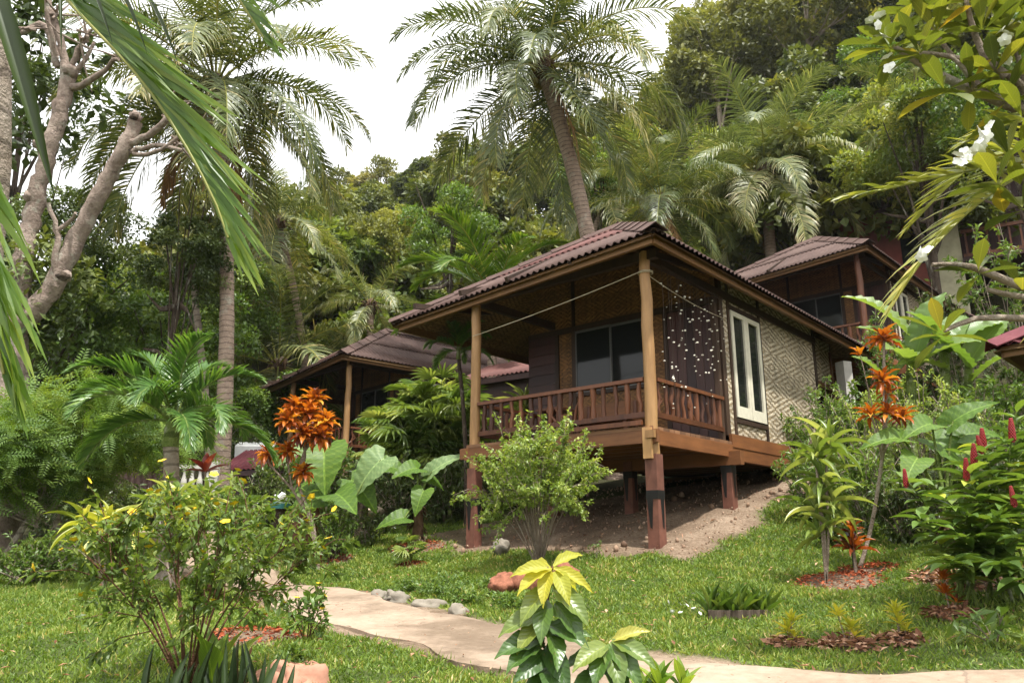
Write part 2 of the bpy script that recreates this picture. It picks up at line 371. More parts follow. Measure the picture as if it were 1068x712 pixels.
# ------------------------------------------------------------------ house materials
def woven(name, tint_a, tint_b, w=.028, vr=.62, period=14, age=(.75, 1.15), rough=.6):
    """twill-woven split bamboo, the diagonal step reversing so that zigzags appear; UV in metres"""
    m, nt, b = mat(name)
    uv = N(nt, 'ShaderNodeUVMap', uv_map='UVMap').outputs[0]
    wob = N(nt, 'ShaderNodeVectorMath', operation='ADD', ins={0: uv, 1: N(nt, 'ShaderNodeVectorMath', operation='SCALE', ins={0: noise(nt, uv, 2.2, 3, out=1), 3: .02}).outputs[0]}).outputs[0]
    s = N(nt, 'ShaderNodeSeparateXYZ', ins={0: wob})
    U = math_(nt, 'DIVIDE', s.outputs[0], w); Vv = math_(nt, 'DIVIDE', s.outputs[1], w*vr)
    iu = math_(nt, 'FLOOR', U); iv = math_(nt, 'FLOOR', Vv)
    zig = math_(nt, 'PINGPONG', iv, period); zag = math_(nt, 'PINGPONG', iu, period)
    ph = math_(nt, 'MODULO', math_(nt, 'ADD', math_(nt, 'ADD', zig, zag), 400), 4)
    hor = math_(nt, 'LESS_THAN', ph, 1.5)
    fu = math_(nt, 'FRACT', U); fv = math_(nt, 'FRACT', Vv)
    def prof(f): return math_(nt, 'SINE', math_(nt, 'MULTIPLY', f, PI))
    h = N(nt, 'ShaderNodeMix', ins={0: hor, 2: math_(nt, 'POWER', prof(fu), .4), 3: math_(nt, 'POWER', prof(fv), .4)}).outputs[0]
    wn = N(nt, 'ShaderNodeTexWhiteNoise', noise_dimensions='2D', ins={0: N(nt, 'ShaderNodeCombineXYZ', ins={0: math_(nt, 'MULTIPLY', iu, math_(nt, 'SUBTRACT', 1.0, hor)), 1: math_(nt, 'MULTIPLY', iv, hor)}).outputs[0]}).outputs[0]
    n = noise(nt, uv, 1.4, 5, .6); n2 = noise(nt, uv, 7, 4, .6)
    c = mixc(nt, hor, tint_a, tint_b)
    k = math_(nt, 'ADD', .35, math_(nt, 'ADD', math_(nt, 'MULTIPLY', wn, .7), math_(nt, 'MULTIPLY', h, .3)))
    k = math_(nt, 'MULTIPLY', k, N(nt, 'ShaderNodeMapRange', ins={0: math_(nt, 'ADD', math_(nt, 'MULTIPLY', n, .6), math_(nt, 'MULTIPLY', n2, .4)), 1: .3, 2: .7, 3: age[0], 4: age[1]}).outputs[0])
    c = mixc(nt, 1.0, c, N(nt, 'ShaderNodeCombineXYZ', ins={0: k, 1: k, 2: k}).outputs[0], 'MULTIPLY')
    nt.links.new(c, b.inputs['Base Color']); b.inputs['Roughness'].default_value = rough; b.inputs['Specular IOR Level'].default_value = .35
    bump(nt, b, h, .6, .006); return m
M_wov_wall = woven('woven_bamboo_wall', (.24, .18, .105), (.54, .465, .345), w=.062, vr=.36, period=11, age=(.5, 1.3))
M_wov_porch = woven('woven_bamboo_varnished', (.15, .068, .022), (.25, .125, .042), w=.03, period=12, age=(.35, 1.35))
M_wov_soffit = woven('woven_bamboo_soffit', (.16, .09, .032), (.25, .15, .06), w=.035, period=12, age=(.55, 1.25))
M_post = woodmat('yellow_log', (.36, .205, .085), (.20, .105, .04), .5, bumps=.35)
M_paint = plain('redbrown_paint', (.15, .062, .043), .6, .45, 5)
M_tar = plain('black_tar', (.012, .011, .011), .5, .3, 9)
M_dark = woodmat('dark_stained_board', (.055, .022, .018), (.025, .011, .010), .45)
M_darkbeam = woodmat('dark_beam', (.045, .025, .015), (.02, .011, .008), .6)
M_rail = woodmat('redbrown_log', (.14, .05, .021), (.055, .02, .010), .45)
M_fasc = woodmat('fascia_timber', (.19, .095, .033), (.09, .043, .016), .6, axis=0)
M_beam = woodmat('orange_beam', (.20, .083, .032), (.09, .037, .016), .55, axis=0)
M_beamy = woodmat('orange_beam_side', (.22, .088, .032), (.11, .043, .018), .5, axis=1)
M_deck = woodmat('deck_board', (.20, .10, .05), (.09, .045, .025), .7, axis=0)
M_white = plain('cream_window_paint', (.62, .58, .46), .4, .12, 12)
M_alu = plain('window_aluminium', (.10, .10, .095), .4, .1)
def glass(name, c=(.012, .014, .013)):
    m, nt, b = mat(name); b.inputs['Base Color'].default_value = (*c, 1); b.inputs['Roughness'].default_value = .06; b.inputs['Specular IOR Level'].default_value = .25
    bump(nt, b, noise(nt, coord(nt), 1.5, 1), .06, .02); return m
M_glass = glass('dark_window_glass')
def roofmat(name, a, bb, cc):
    m, nt, b = mat(name); n1 = noise(nt, coord(nt), 1.1, 6, .65); n2 = noise(nt, coord(nt), 9, 5, .65); n3 = noise(nt, coord(nt), 40, 3)
    f = math_(nt, 'ADD', math_(nt, 'MULTIPLY', n1, .5), math_(nt, 'ADD', math_(nt, 'MULTIPLY', n2, .35), math_(nt, 'MULTIPLY', n3, .15)))
    c = ramp(nt, f, [(.32, a), (.5, bb), (.68, cc)])
    nt.links.new(c, b.inputs['Base Color']); b.inputs['Roughness'].default_value = .72; b.inputs['Specular IOR Level'].default_value = .3
    bump(nt, b, n2, .25, .01); return m
M_roof = roofmat('weathered_brown_sheet', (.038, .019, .015), (.072, .039, .031), (.115, .074, .060))
M_roofred = roofmat('faded_red_sheet', (.065, .024, .020), (.105, .040, .034), (.14, .068, .058))
M_roofmar = roofmat('maroon_sheet', (.06, .010, .014), (.105, .018, .025), (.15, .04, .045))

def corrugated(mb, A, B, tops, bands, pitch=.125, amp=.019, mi=None, sheet=.007):
    """corrugated roof face over eave A-B; tops = points of the upper outline in order from A to B; bands = slope distances where sheets lap"""
    A = np.array(A, float); B = np.array(B, float); L = np.linalg.norm(B-A); e = (B-A)/L
    T = [np.array(t, float) for t in tops]; up = T[0]-A; up = up-e*(up@e); hm = np.linalg.norm(up); up /= hm
    nrmv = np.cross(e, up); nrmv = nrmv*np.sign(nrmv[2])
    xa = [0]+[(t-A)@e for t in T]+[L]; ya = [0]+[(t-A)@up for t in T]+[0]
    n = int(L/pitch*8); a = np.linspace(0, L, n+1); lim = np.interp(a, xa, ya); w = amp*np.cos(a*2*PI/pitch)
    bands = [b for b in bands if b < hm-.05]+[hm+.001]
    for k in range(len(bands)-1):
        b0 = bands[k]-(.10 if k else .0); b1 = bands[k+1]
        lo = np.minimum(np.full(n+1, b0), lim); hi = np.minimum(b1, lim); ok = hi > lo+1e-4
        off0 = .028 if k else .006
        rows = []
        for t in (0, .5, 1):
            bb = lo+(hi-lo)*t; o = off0*(1-t)+.004
            rows.append(A+a[:, None]*e+bb[:, None]*up+(w+o)[:, None]*nrmv)
        lip = A+a[:, None]*e+lo[:, None]*up+(w+off0+.004-sheet-.004)[:, None]*nrmv
        v = np.concatenate([lip]+rows); m = n+1
        f = []
        idx = np.where(ok[:-1] | ok[1:])[0]
        for r in range(3): f.append(np.stack([idx+r*m, idx+1+r*m, idx+1+(r+1)*m, idx+(r+1)*m], -1))
        col = 0 if mi is None else mi[min(k, len(mi)-1)]
        sheetno = (a[idx]/(pitch*7)).astype(int)
        rr = rs(k+5).uniform(.2, .8, 200)[sheetno % 200]
        mb.add(v, np.concatenate(f), np.tile(rr, 3), col, True)
    return hm, up
def caps(mb, p, q, ew=.17, seg=.62, drop=.5, mi=0):
    """ridge tiles lapping each other along p-q: a shallow inverted V"""
    p = np.array(p, float); q = np.array(q, float); L = np.linalg.norm(q-p); d = (q-p)/L; n = max(1, int(L/seg))
    side = np.cross(d, (0, 0, 1)); side /= np.linalg.norm(side); upv = np.cross(side, d)
    for i in range(n):
        a = p+d*(L*i/n-.03); b = p+d*(L*(i+1)/n+.05); lift = .05
        prof = [(-ew, -ew*drop), (-ew*.5, -ew*drop*.35), (0, .03), (ew*.5, -ew*drop*.35), (ew, -ew*drop)]
        v = []
        for c, l in ((a, lift+.022), (b, lift)):
            for th in (0, -.012):
                for x, z in prof: v.append(c+side*x+upv*(z+l+th))
        f = []
        for j in range(4):
            f += [(j, j+1, j+11, j+10), (j+5, j+15, j+16, j+6), (j, j+5, j+6, j+1), (j+10, j+11, j+16, j+15)]
        f += [(0, 10, 15, 5), (4, 9, 19, 14)]
        mb.add(np.array(v), f, .3+.4*((i*37) % 10)/10, mi)
def panel(mb, o, ex, ey, poly, th, mi=0):
    """flat wall panel: polygon in the plane (ex, ey) at o, thickness th along -(ex x ey); UV in metres"""
    o = np.array(o, float); ex = np.array(ex, float); ey = np.array(ey, float); nn = np.cross(ex, ey); k = len(poly); pl = np.array(poly, float)
    f0 = o+pl[:, :1]*ex+pl[:, 1:]*ey; b0 = f0-nn*th
    mb.add(f0, [tuple(range(k))], .5, mi, False, pl); mb.add(b0, [tuple(range(k))[::-1]], .5, mi, False, pl)
    for i in range(k):
        j = (i+1) % k; mb.add([f0[i], f0[j], b0[j], b0[i]], [(0, 1, 2, 3)], .5, mi, False, [pl[i], pl[j], pl[j], pl[i]])

RX0, RX1, RY0, RY1, EZ, RZ, RXM, RYA, RYB = -5.35, .50, -.55, 8.6, 2.46, 4.02, -1.85, 2.25, 6.6
def roof_z(x, y):
    return min(EZ+(y-RY0)*(RZ-EZ)/(RYA-RY0), EZ+(RX1-x)*(RZ-EZ)/(RX1-RXM), EZ+(x-RX0)*(RZ-EZ)/(RXM-RX0), EZ+(RY1-y)*(RZ-EZ)/(RY1-RYB))
def build_bungalow(root, post_foot):
    R = rs(11)
    # ---- roof
    c = [(RX0+.21, RY0+.38, EZ-.15), (RX1, RY0, EZ), (RX1, RY1, EZ), (RX0+.21, RY1, EZ-.15)]; A1 = (RXM, RYA, RZ); A2 = (RXM, RYB, RZ)
    roof = MB()
    for A, B, T in ((c[0], c[1], [A1]), (c[1], c[2], [A1, A2]), (c[2], c[3], [A2]), (c[3], c[0], [A2, A1])):
        s = MB() if roof is None else roof
        corrugated(s, A, B, T, [0, 1.42, 2.6] if A in (c[0], c[2]) else [0, 1.35, 2.6], mi=[0, 1] if A is c[0] and B is c[1] else [0, 0])
    ro = roof.build('roof', [M_roof, M_roofred], root)
    cp = MB()
    for k, q in ((c[0], A1), (c[1], A1), (c[2], A2), (c[3], A2)): caps(cp, np.array(k), np.array(q))
    caps(cp, A1, A2, .2); cp.build('ridge_cap', M_roof, ro)
    lo = MB(); D = np.array([0, 0, -.075])
    for A, B, T in ((c[0], c[1], [A1]), (c[1], c[2], [A2, A1]), (c[2], c[3], [A2]), (c[3], c[0], [A1, A2])):
        A = np.array(A); B = np.array(B); e = nrm(B-A); up = np.array(T[-1])-A; up = nrm(up-e*(up@e))
        pl = [A, B]+[np.array(t) for t in T]; uv = [((q-A)@e, (q-A)@up) for q in pl]
        lo.add(np.array(pl)+D, [tuple(range(len(pl)))], .5, 0, False, uv)
    lo.build('soffit', M_wov_soffit, ro)
    i = .10
    ins_ = [np.array(k)+np.array(d)*i+[0, 0, -.075] for k, d in zip(c, ((1, 1, 0), (-1, 1, 0), (-1, -1, 0), (1, -1, 0)))]
    for p, q in zip(ins_, ins_[1:]+ins_[:1]):
        f = MB(); f.bar(p, q, .06, .14); f.build('fascia_board', M_fasc, ro)
    def raf_(p, q, w, h):
        b_ = MB(); b_.bar(p, q, w, h); b_.build('rafter', M_darkbeam, ro)
    for x in (-4.3, -3.2, -2.2, -1.0, -.05):
        raf_((x, RY0+.15, roof_z(x, RY0+.15)-.13), (x, 2.0, roof_z(x, 2.0)-.13), .06, .09)
    for y in (1.0, 2.2, 3.6, 5.0, 6.3, 7.6):
        raf_((RX1-.15, y, roof_z(RX1-.15, y)-.13), (-.4, y, roof_z(-.4, y)-.13), .06, .09)
        raf_((RX0+.15, y, roof_z(RX0+.15, y)-.13), (-3.6, y, roof_z(-3.6, y)-.13), .06, .09)
    for k, q in ((c[0], A1), (c[1], A1)): raf_(np.array(k)*.93+np.array(q)*.07+[0, 0, -.13], np.array(q)+[0, 0, -.13], .07, .1)

    # ---- posts
    posts = [(0, 0, 2.42, .08), (-3.21, 0, 2.42, .08), (0, 2.13, 0, 0), (-3.3, 2.1, 0, 0), (-1.7, 2.1, 0, 0), (0, 6.2, 0, 0), (-3.7, 6.2, 0, 0), (-1.7, 6.2, 0, 0)]
    for k, (x, y, top, r) in enumerate(posts):
        zb = post_foot(x, y)-.3; zs = max(-.36, zb+.75) if r else -.2
        if r:
            p = MB(); zz = np.linspace(zs+.0, top, 9); wob = R.normal(0, .008, (9, 2)); wob[0] = wob[-1] = 0
            p.tube(np.c_[x+wob[:, 0], y+wob[:, 1], zz], np.linspace(r*1.08, r*.92, 9)*(1+R.normal(0, .015, 9)), 14)
            if k == 0:   # splice boards nailed to the log
                p.box((x-.075, y-.135, -.42), (x+.055, y-.096, -.02), 0, .8); p.box((x-.02, y-.16, -.16), (x+.11, y-.1, -.06), 0, .2)
            o = p.build('post', M_post, root)
        else: o = None
        s = MB(); w = .084 if r else .08; s.box((x-w, y-w, zb), (x+w, y+w, zs)); lower = s.build('post_base' if r else 'stilt', M_paint, o or root)
        t = MB(); zt = zs-.52 if r else zs-.22
        t.box((x-w-.004, y-w-.004, zt-.05), (x+w+.004, y+w+.004, zt+.06))
        for fx, fy, nx_, ny_ in ((-.03, -w-.004, 1, 0), (w+.004, .02, 0, 1)):   # tar run down the face
            a = .045; q = [(x+fx-nx_*a, y+fy-ny_*a, zt-.05), (x+fx+nx_*a, y+fy+ny_*a, zt-.05), (x+fx+nx_*.02, y+fy+ny_*.02, zt-.42), (x+fx-nx_*.01, y+fy-ny_*.01, zt-.40)]
            t.add(q, [(0, 1, 2, 3)])
        t.build('tar_band' if r else 'band', M_tar, o or root)
    # ---- floor and beams
    d = MB()
    for y in np.arange(-.1, 6.2, .145): d.box((-3.75 if y > 2.05 else -3.3, y, -.045), (.06, y+.138, 0), 0, R.uniform())
    d.build('deck', M_deck, root)
    for nm, p, q, w, h, m in (('beam', (-3.45, -.06, -.13), (.12, -.06, -.13), .07, .17, M_beam), ('beam', (.03, -.1, -.14), (.03, 2.2, -.14), .08, .19, M_beamy), ('skirt_board', (.045, 2.2, .02), (.045, 6.35, .02), .05, .2, M_beamy),
                              ('beam', (.01, 2.2, -.18), (.01, 6.3, -.18), .10, .19, M_beamy), ('beam', (-3.6, 2.1, -.26), (.25, 2.1, -.26), .12, .2, M_beam), ('beam', (-3.3, -.1, -.14), (-3.3, 2.1, -.14), .08, .19, M_beamy), ('beam', (-3.6, 6.2, -.26), (.2, 6.2, -.26), .12, .2, M_beam)):
        b = MB(); b.bar(p, q, w, h); b.build(nm, m, root)
    j = MB()
    for y in np.arange(.35, 6.1, .42): j.bar((-3.5, y, -.10), (-.03, y, -.10), .05, .1)
    j.build('joist_set', M_beam, root)
    b = MB(); b.bar((-3.6, 0, 2.36), (.2, 0, 2.36), .09, .13); b.bar((-3.21, 0, 2.36), (-3.21, 2.05, 2.36), .09, .13); b.bar((0, 0.05, 2.36), (0, 6.3, 2.36), .08, .12); b.build('wall_plate', M_darkbeam, root)
    # ---- railings
    def railing(p, q, ncnt, seed, extra=False):
        RR = rs(seed); p = np.array(p, float); q = np.array(q, float); dd = nrm(q-p); up = np.array([0, 0, 1.]); Ln = np.linalg.norm(q-p)
        r = MB(); r.bar(p+up*.64, q+up*.64, .115, .05, 0, .7); r.bar(p+up*.17, q+up*.17, .06, .07, 0, .3)
        if extra:
            out = np.array([-dd[1], dd[0], 0])*-1
            r.bar(q-dd*1.25+up*.05+np.array([0, -.12, 0]), q+up*.05+np.array([0, -.12, 0]), .05, .06, 0, .6)
            r.bar(q-dd*.1+up*-.08+np.array([0, -.12, 0]), q-dd*.1+up*.2+np.array([0, -.12, 0]), .05, .06, 0, .6); r.bar(q-dd*.62+up*-.08+np.array([0, -.12, 0]), q-dd*.62+up*.05+np.array([0, -.12, 0]), .07, .06, 0, .6)
        ro_ = r.build('railing', M_rail, root)
        for k in range(ncnt):
            c0 = p+dd*Ln*(k+.5)/ncnt+dd*RR.normal(0, .012); w = RR.normal(0, .009, (5, 1))*dd; b = MB(); t = np.linspace(0, 1, 5)
            pts = c0+up*(.19+t[:, None]*.435)+w*np.sin(t*PI)[:, None]*1.5; rad = .034*(1+RR.normal(0, .1, 5))*RR.uniform(.8, 1.2)
            b.tube(pts, rad, 8, 0, RR.uniform())
            if RR.rand() < .22: b.tube([pts[3], pts[2]+dd*RR.choice([-1, 1])*.07-up*.02, pts[0]+dd*RR.choice([-1, 1])*.11+up*.02], [.018, .02, .022], 6, 0, .5)
            b.build('baluster', M_rail, ro_)
    railing((-3.12, 0, 0), (-.08, 0, 0), 16, 1, True); railing((0, .1, 0), (0, 2.05, 0), 11, 2); railing((-3.21, .1, 0), (-3.21, 2.0, 0), 10, 3)
    # ---- walls
    def rz(x, y): return roof_z(x, y)-.10
    yb = 2.05
    w = MB(); X, Z = (1, 0, 0), (0, 0, 1)
    panel(w, (0, yb, 0), X, Z, [(-3.14, 0), (-2.72, 0), (-2.72, 2.2), (-3.14, 2.2)], .05)
    panel(w, (0, yb, 0), X, Z, [(-2.72, 0), (-.9, 0), (-.9, 1.0), (-2.72, 1.0)], .05)
    panel(w, (0, yb, 0), X, Z, [(-1.22, 1.0), (-.9, 1.0), (-.9, 2.2), (-1.22, 2.2)], .05)
    panel(w, (0, yb, 0), X, Z, [(-3.78, 2.2), (0, 2.2), (0, rz(0, yb)), (RXM+.1, rz(RXM+.1, yb)), (-3.78, rz(-3.78, yb))], .05)
    w.build('porch_wall', M_wov_porch, root)
    s = MB()
    for k in range(12): s.box((-3.78, yb-.03, k*.185), (-3.14, yb+.03, k*.185+.178), 0, R.uniform())
    s.build('plank_wall', M_dark, root)
    s = MB()
    for x in (-3.12, -2.74, -1.2, -.88, -.03): s.box((x-.04, yb-.035, 0), (x+.04, yb+.055, 2.2), 0, R.uniform())
    for x in (-2.74, -1.2): s.box((x-.03, yb-.03, 2.27), (x+.03, yb+.03, rz(x, yb)), 0, .4)
    s.box((-3.78, yb-.045, 2.17), (.02, yb+.055, 2.27)); s.box((-2.7, yb-.045, .98), (-1.2, yb+.05, 1.04)); s.build('wall_frame', M_darkbeam, root)
    # sliding window
    wn = MB()
    for x0, x1, yy in ((-2.70, -1.94, -.02), (-1.97, -1.24, .01)):
        for a, b in (((x0, 1.04), (x1, 1.075)), ((x0, 2.13), (x1, 2.17)), ((x0, 1.075), (x0+.03, 2.13)), ((x1-.03, 1.075), (x1, 2.13))):
            wn.box((a[0], yb+yy-.012, a[1]), (b[0], yb+yy+.012, b[1]))
    wo = wn.build('sliding_window', M_alu, root)
    for x0, x1, yy in ((-2.67, -1.97, -.02), (-1.94, -1.27, .01)):
        g_ = MB(); g_.box((x0, yb+yy-.004, 1.075), (x1, yb+yy+.004, 2.13)); g_.build('pane', M_glass, wo)
    dr = MB(); dr.box((-.84, yb-.02, .02), (-.07, yb+.03, 2.15)); 
    for k in range(5): dr.box((-.83+k*.152, yb-.032, .03), (-.83+k*.152+.145, yb-.02, 2.14), 0, R.uniform())
    do = dr.build('door', M_dark, root); h = MB(); h.ball((-.78, yb-.06, 1.0), .03); h.build('handle', M_alu, do)
    # right wall with casement window
    Yx = (0, 1, 0); w = MB(); top = rz(0, 4)
    panel(w, (0, 0, 0), Yx, Z, [(2.3, .1), (2.52, .1), (2.52, top), (2.3, top)], .05)
    panel(w, (0, 0, 0), Yx, Z, [(2.52, .1), (3.66, .1), (3.66, .34), (2.52, .34)], .05)
    panel(w, (0, 0, 0), Yx, Z, [(2.52, 2.22), (3.66, 2.22), (3.66, top), (2.52, top)], .05)
    panel(w, (0, 0, 0), Yx, Z, [(3.66, .1), (6.25, .1), (6.25, top), (3.66, top)], .05)
    panel(w, (-.3, 0, 0), Yx, Z, [(6.25, 1.75), (8.1, 1.75), (8.1, top), (6.25, top)], .05)
    w.build('side_wall', M_wov_wall, root)
    for y, hw in ((2.22, .06), (6.25, .05)): s = MB(); s.box((-.05, y-hw, .1), (.022, y+hw, top-.02), 0, R.uniform()); s.build('stud', M_darkbeam, root)
    s = MB()
    for y, hw in ((2.49, .035), (3.68, .035)): s.box((-.05, y-hw, .1), (.022, y+hw, top-.02), 0, R.uniform())
    s.box((-.05, 2.5, 2.18), (.026, 3.7, 2.25)); s.box((-.05, 2.5, .33), (.026, 3.7, .40)); s.build('window_frame', M_darkbeam, root)
    for y0, y1 in ((2.54, 3.085), (3.095, 3.64)):
        wn = MB()
        for a, b in (((y0, .42), (y1, .60)), ((y0, 2.08), (y1, 2.16)), ((y0, .60), (y0+.085, 2.08)), ((y1-.085, .60), (y1, 2.08))): wn.box((-.03, a[0], a[1]), (.035, b[0], b[1]))
        wo = wn.build('casement', M_white, root)
        g_ = MB(); g_.box((-.004, y0+.08, .59), (.004, y1-.08, 2.09)); g_.build('pane', M_glass, wo)
    # rear bay (open wash place), back and left walls
    s = MB(); s.box((-3.7, 8.1, -.6), (-.3, 8.15, top)); s.box((-3.78, 2.1, .02), (-3.72, 8.1, 2.6)); s.box((-3.7, 6.3, .02), (-.05, 6.36, 2.6)); s.build('back_wall', M_dark, root)
    s = MB(); s.box((-.36, 6.3, 1.62), (-.27, 8.1, 1.74)); s.box((-.36, 6.3, .75), (-.28, 8.1, .83)); s.box((-.38, 8.02, -1), (-.27, 8.12, 2.5)); s.build('rear_frame', M_rail, root)
    s = MB(); s.box((-3.7, 6.36, -.08), (-.25, 8.1, -.02)); s.build('rear_floor', M_deck, root)
FL = 1.40
main = thing('bungalow', 'large brown stilted bungalow in the middle with open log-railed porch', 'bungalow', (H0[0], H0[1], FL), HA, None)
def foot_main(x, y): q = h2w(x, y); return gz(q[0], q[1])-FL
build_bungalow(main, foot_main)

def dup_bungalow(u, v, Y, az, label, s=1.0, group='stilted bungalows with corrugated hip roofs'):
    q = P(u, v, Y); c = dup(main); c.location = q; c.rotation_euler = (0, 0, -math.radians(90-az)); c['label'] = label; c.scale = (s,)*3; return c
main['group'] = 'stilted bungalows with corrugated hip roofs'
left_b = dup_bungalow(377, 462, 19.5, 42, 'dark bungalow at the left, half hidden by the fan palm clump')
right_b = dup_bungalow(884, 374, 18.0, 46, 'upper bungalow behind the casement window side of the large one')
edge_b = dup_bungalow(1225, 395, 9.3, 46, 'maroon roofed bungalow cut off by the right edge behind the red spiked bush')
def put_corner(root, u, v, Y, x, y, z):
    q = P(u, v, Y); a = root.rotation_euler[2]; root.location = (q[0]-(x*math.cos(a)-y*math.sin(a)), q[1]-(x*math.sin(a)+y*math.cos(a)), q[2]-z)
put_corner(edge_b, 1005, 347, 9.4, RX0, RY0, EZ)
put_corner(left_b, 356, 368, 19.3, RX1, RY0, EZ); put_corner(right_b, 906, 253, 17.6, RX1, RY0, EZ)
def remat(root, old, new):
    for o in root.children_recursive:
        for sl in o.material_slots:
            if sl.material == old: sl.link = 'OBJECT'; sl.material = new
remat(right_b, M_post, M_rail); remat(right_b, M_roofred, M_roof); remat(edge_b, M_roof, M_roofmar); remat(edge_b, M_roofred, M_roofmar)

# porch clothes line and shell curtain
def at(x, y, z): q = h2w(x, y); return np.array([q[0], q[1], FL+z])
M_rope = plain('pale_rope', (.42, .36, .25), .8)
r = MB()
for a, b, sag in ((at(-3.2, -.1, 1.75), at(.0, -.1, 2.12), .03), (at(0, .0, 2.12), at(.05, 2.3, 1.95), .06)):
    t = np.linspace(0, 1, 14); pts = a+(b-a)*t[:, None]; pts[:, 2] -= sag*4*t*(1-t); r.tube(pts, .006, 5)
for zc in (2.11, 2.13): 
    ph = np.linspace(0, 2*PI, 17); r.tube(np.array([at(.1*math.cos(p), .1*math.sin(p), zc) for p in ph]), .007, 5)
tag(r.build('rope', M_rope), 'pale rope strung between the porch posts under the eave', 'rope')
M_shell = plain('white_shell', (.72, .68, .58), .5, .15, 20)
sc_ = thing('shell_curtain', 'curtain of white shells on strings hanging beside the porch', 'shell curtain', at(.1, 1.1, 2.3))
base = np.array(sc_.location); r = MB(); sh = MB(); R = rs(21); RQ = []
r.tube(np.array([at(.1, .25, 2.28), at(.12, 2.1, 2.2)])-base, .008, 5)
for k in range(17):
    y = .28+1.75*k/16+R.normal(0, .03); x = .1+R.normal(0, .03); ln = R.uniform(.9, 2.1); z0 = 2.26
    r.tube(np.array([at(x, y, z0), at(x+R.normal(0, .02), y+R.normal(0, .03), z0-ln)])-base, .003, 4)
    for z in np.arange(z0-.1-R.uniform(0, .2), z0-ln, -.12):
        if R.rand() < .62: RQ.append((at(x+R.normal(0, .04), y+R.normal(0, .055), z+R.normal(0, .03))-base, R.uniform(.010, .020)))
for q, rr in RQ: sh.ball(q, np.array([rr, rr, rr*R.uniform(.35, .9)]), 0, R.uniform(), 7, 5)
r.build('string', M_darkbeam, sc_); o = sh.build('shells', M_shell, sc_); o['kind'] = 'stuff'
# carved wooden bench on the porch
bn = thing('porch_bench', 'rustic orange wooden slab bench under the porch window', 'bench', at(-1.7, 1.45, 0), HA)
s = MB(); s.box((-.55, -.2, .36), (.55, .2, .43)); s.build('seat', M_beam, bn)
s = MB(); s.box((-.55, .17, .45), (.55, .22, .72)); s.build('backrest', M_beam, bn)
for x in (-.45, .45):
    for y in (-.14, .16): s = MB(); s.tube([(x, y, 0), (x, y, .36 if y < 0 else .7)], .035, 8); s.build('leg', M_rail, bn)
tb = thing('side_table', 'small wooden table near the porch plank wall', 'table', at(-2.75, 1.5, 0), HA)
s = MB(); s.box((-.25, -.25, .66), (.25, .25, .7)); s.build('tabletop', M_rail, tb)
for x in (-.2, .2):
    for y in (-.2, .2): s = MB(); s.box((x-.025, y-.025, 0), (x+.025, y+.025, .66)); s.build('leg', M_rail, tb)

# white concrete post behind the house, upper pink house, small red roof, shed
M_conc = plain('pale_concrete', (.42, .40, .36), .8, .2, 5)
q = P(885, 430, 15.5); s = MB(); s.box((-.11, -.11, gz(q[0], q[1])-q[2]-.3), (.11, .11, 1.05)); 
tag(s.build('concrete_post', M_conc, None, tuple(q), (0, 0, .4)), 'bare white concrete post behind the woven side wall', 'post')
M_pink = plain('salmon_wall', (.24, .075, .06), .8, .25, 3); M_cream = plain('cream_column', (.42, .39, .26), .8, .2, 4)
pk = thing('pink_house', 'salmon walled house with cream column high on the right slope', 'house', tuple(P(948, 285, 27)), math.radians(-30))
s = MB(); s.box((-2.2, 0, -3), (1.0, 4, 2.6)); s.build('wall', M_pink, pk)
s = MB(); s.box((-.15, -.04, .3), (.75, .01, 1.7)); s.build('window', M_glass, pk)
s = MB(); s.box((.95, -.5, -3), (1.75, .2, 4.0)); s.build('column', M_cream, pk)
rf = MB(); corrugated(rf, (-2.9, -1.0, 2.35), (.9, -1.0, 2.35), [(-2.9, 2, 3.6), (.9, 2, 3.6)], [0, 1.5, 3]); corrugated(rf, (.6, -1.2, 4.1), (5.5, -1.2, 4.1), [(.6, 2, 5.3), (5.5, 2, 5.3)], [0, 1.5, 3])
rf.build('roof', M_roof, pk); s = MB(); s.box((-2.9, -.95, 2.2), (.9, -.9, 2.33)); s.box((.6, -1.15, 3.9), (5.5, -1.1, 4.06)); s.build('fascia', M_dark, pk)
s = MB(); s.box((1.8, -.6, 1.0), (5, -.5, 1.12)); s.box((1.8, -.6, .1), (5, -.5, .22))
for k in range(10): s.box((1.9+k*.33, -.57, .2), (1.96+k*.33, -.52, 1.0))
s.build('balcony_rail', M_rail, pk); s = MB(); s.box((1.75, -.7, -.1), (5.2, 3.8, .08)); s.box((1.8, 1.2, .08), (5.2, 3.7, 4)); s.build('balcony', M_dark, pk)
def shed(name, label, u, v, Y, rz_, L, D, hgt, mroof, mwall):
    q = P(u, v, Y); o = thing(name, label, 'shed', tuple(q), rz_)
    s = MB(); zb = gz(q[0], q[1])-q[2]-.3; s.box((-L/2+.25, .3, zb), (L/2-.25, D, hgt*.0+.02)); s.build('wall', mwall, o)
    rf = MB(); corrugated(rf, (-L/2, 0, 0), (L/2, 0, 0), [(-L/2, D*.6, hgt), (L/2, D*.6, hgt)], [0, 3]); corrugated(rf, (L/2, D*1.2, 0), (-L/2, D*1.2, 0), [(L/2, D*.6, hgt), (-L/2, D*.6, hgt)], [0, 3]); rf.build('roof', mroof, o)
    f = MB(); f.box((-L/2, .03, -.14), (L/2, .07, -.02)); f.build('fascia', M_dark, o); return o
shed('red_roof_shed', 'low shed with maroon ribbed roof behind the orange croton', 262, 489, 17.5, -.35, 1.9, 1.6, .55, M_roofmar, M_dark)
shed('brown_shed', 'dark brown wooden shed under the feathery tree', 118, 512, 17, .5, 2.2, 2.2, .55, M_roof, M_dark)
q = P(265, 466, 19); s = MB(); s.box((-.45, 0, -.02), (.45, .7, .02)); s.box((-.45, 0, -.3), (.45, .05, -.02))
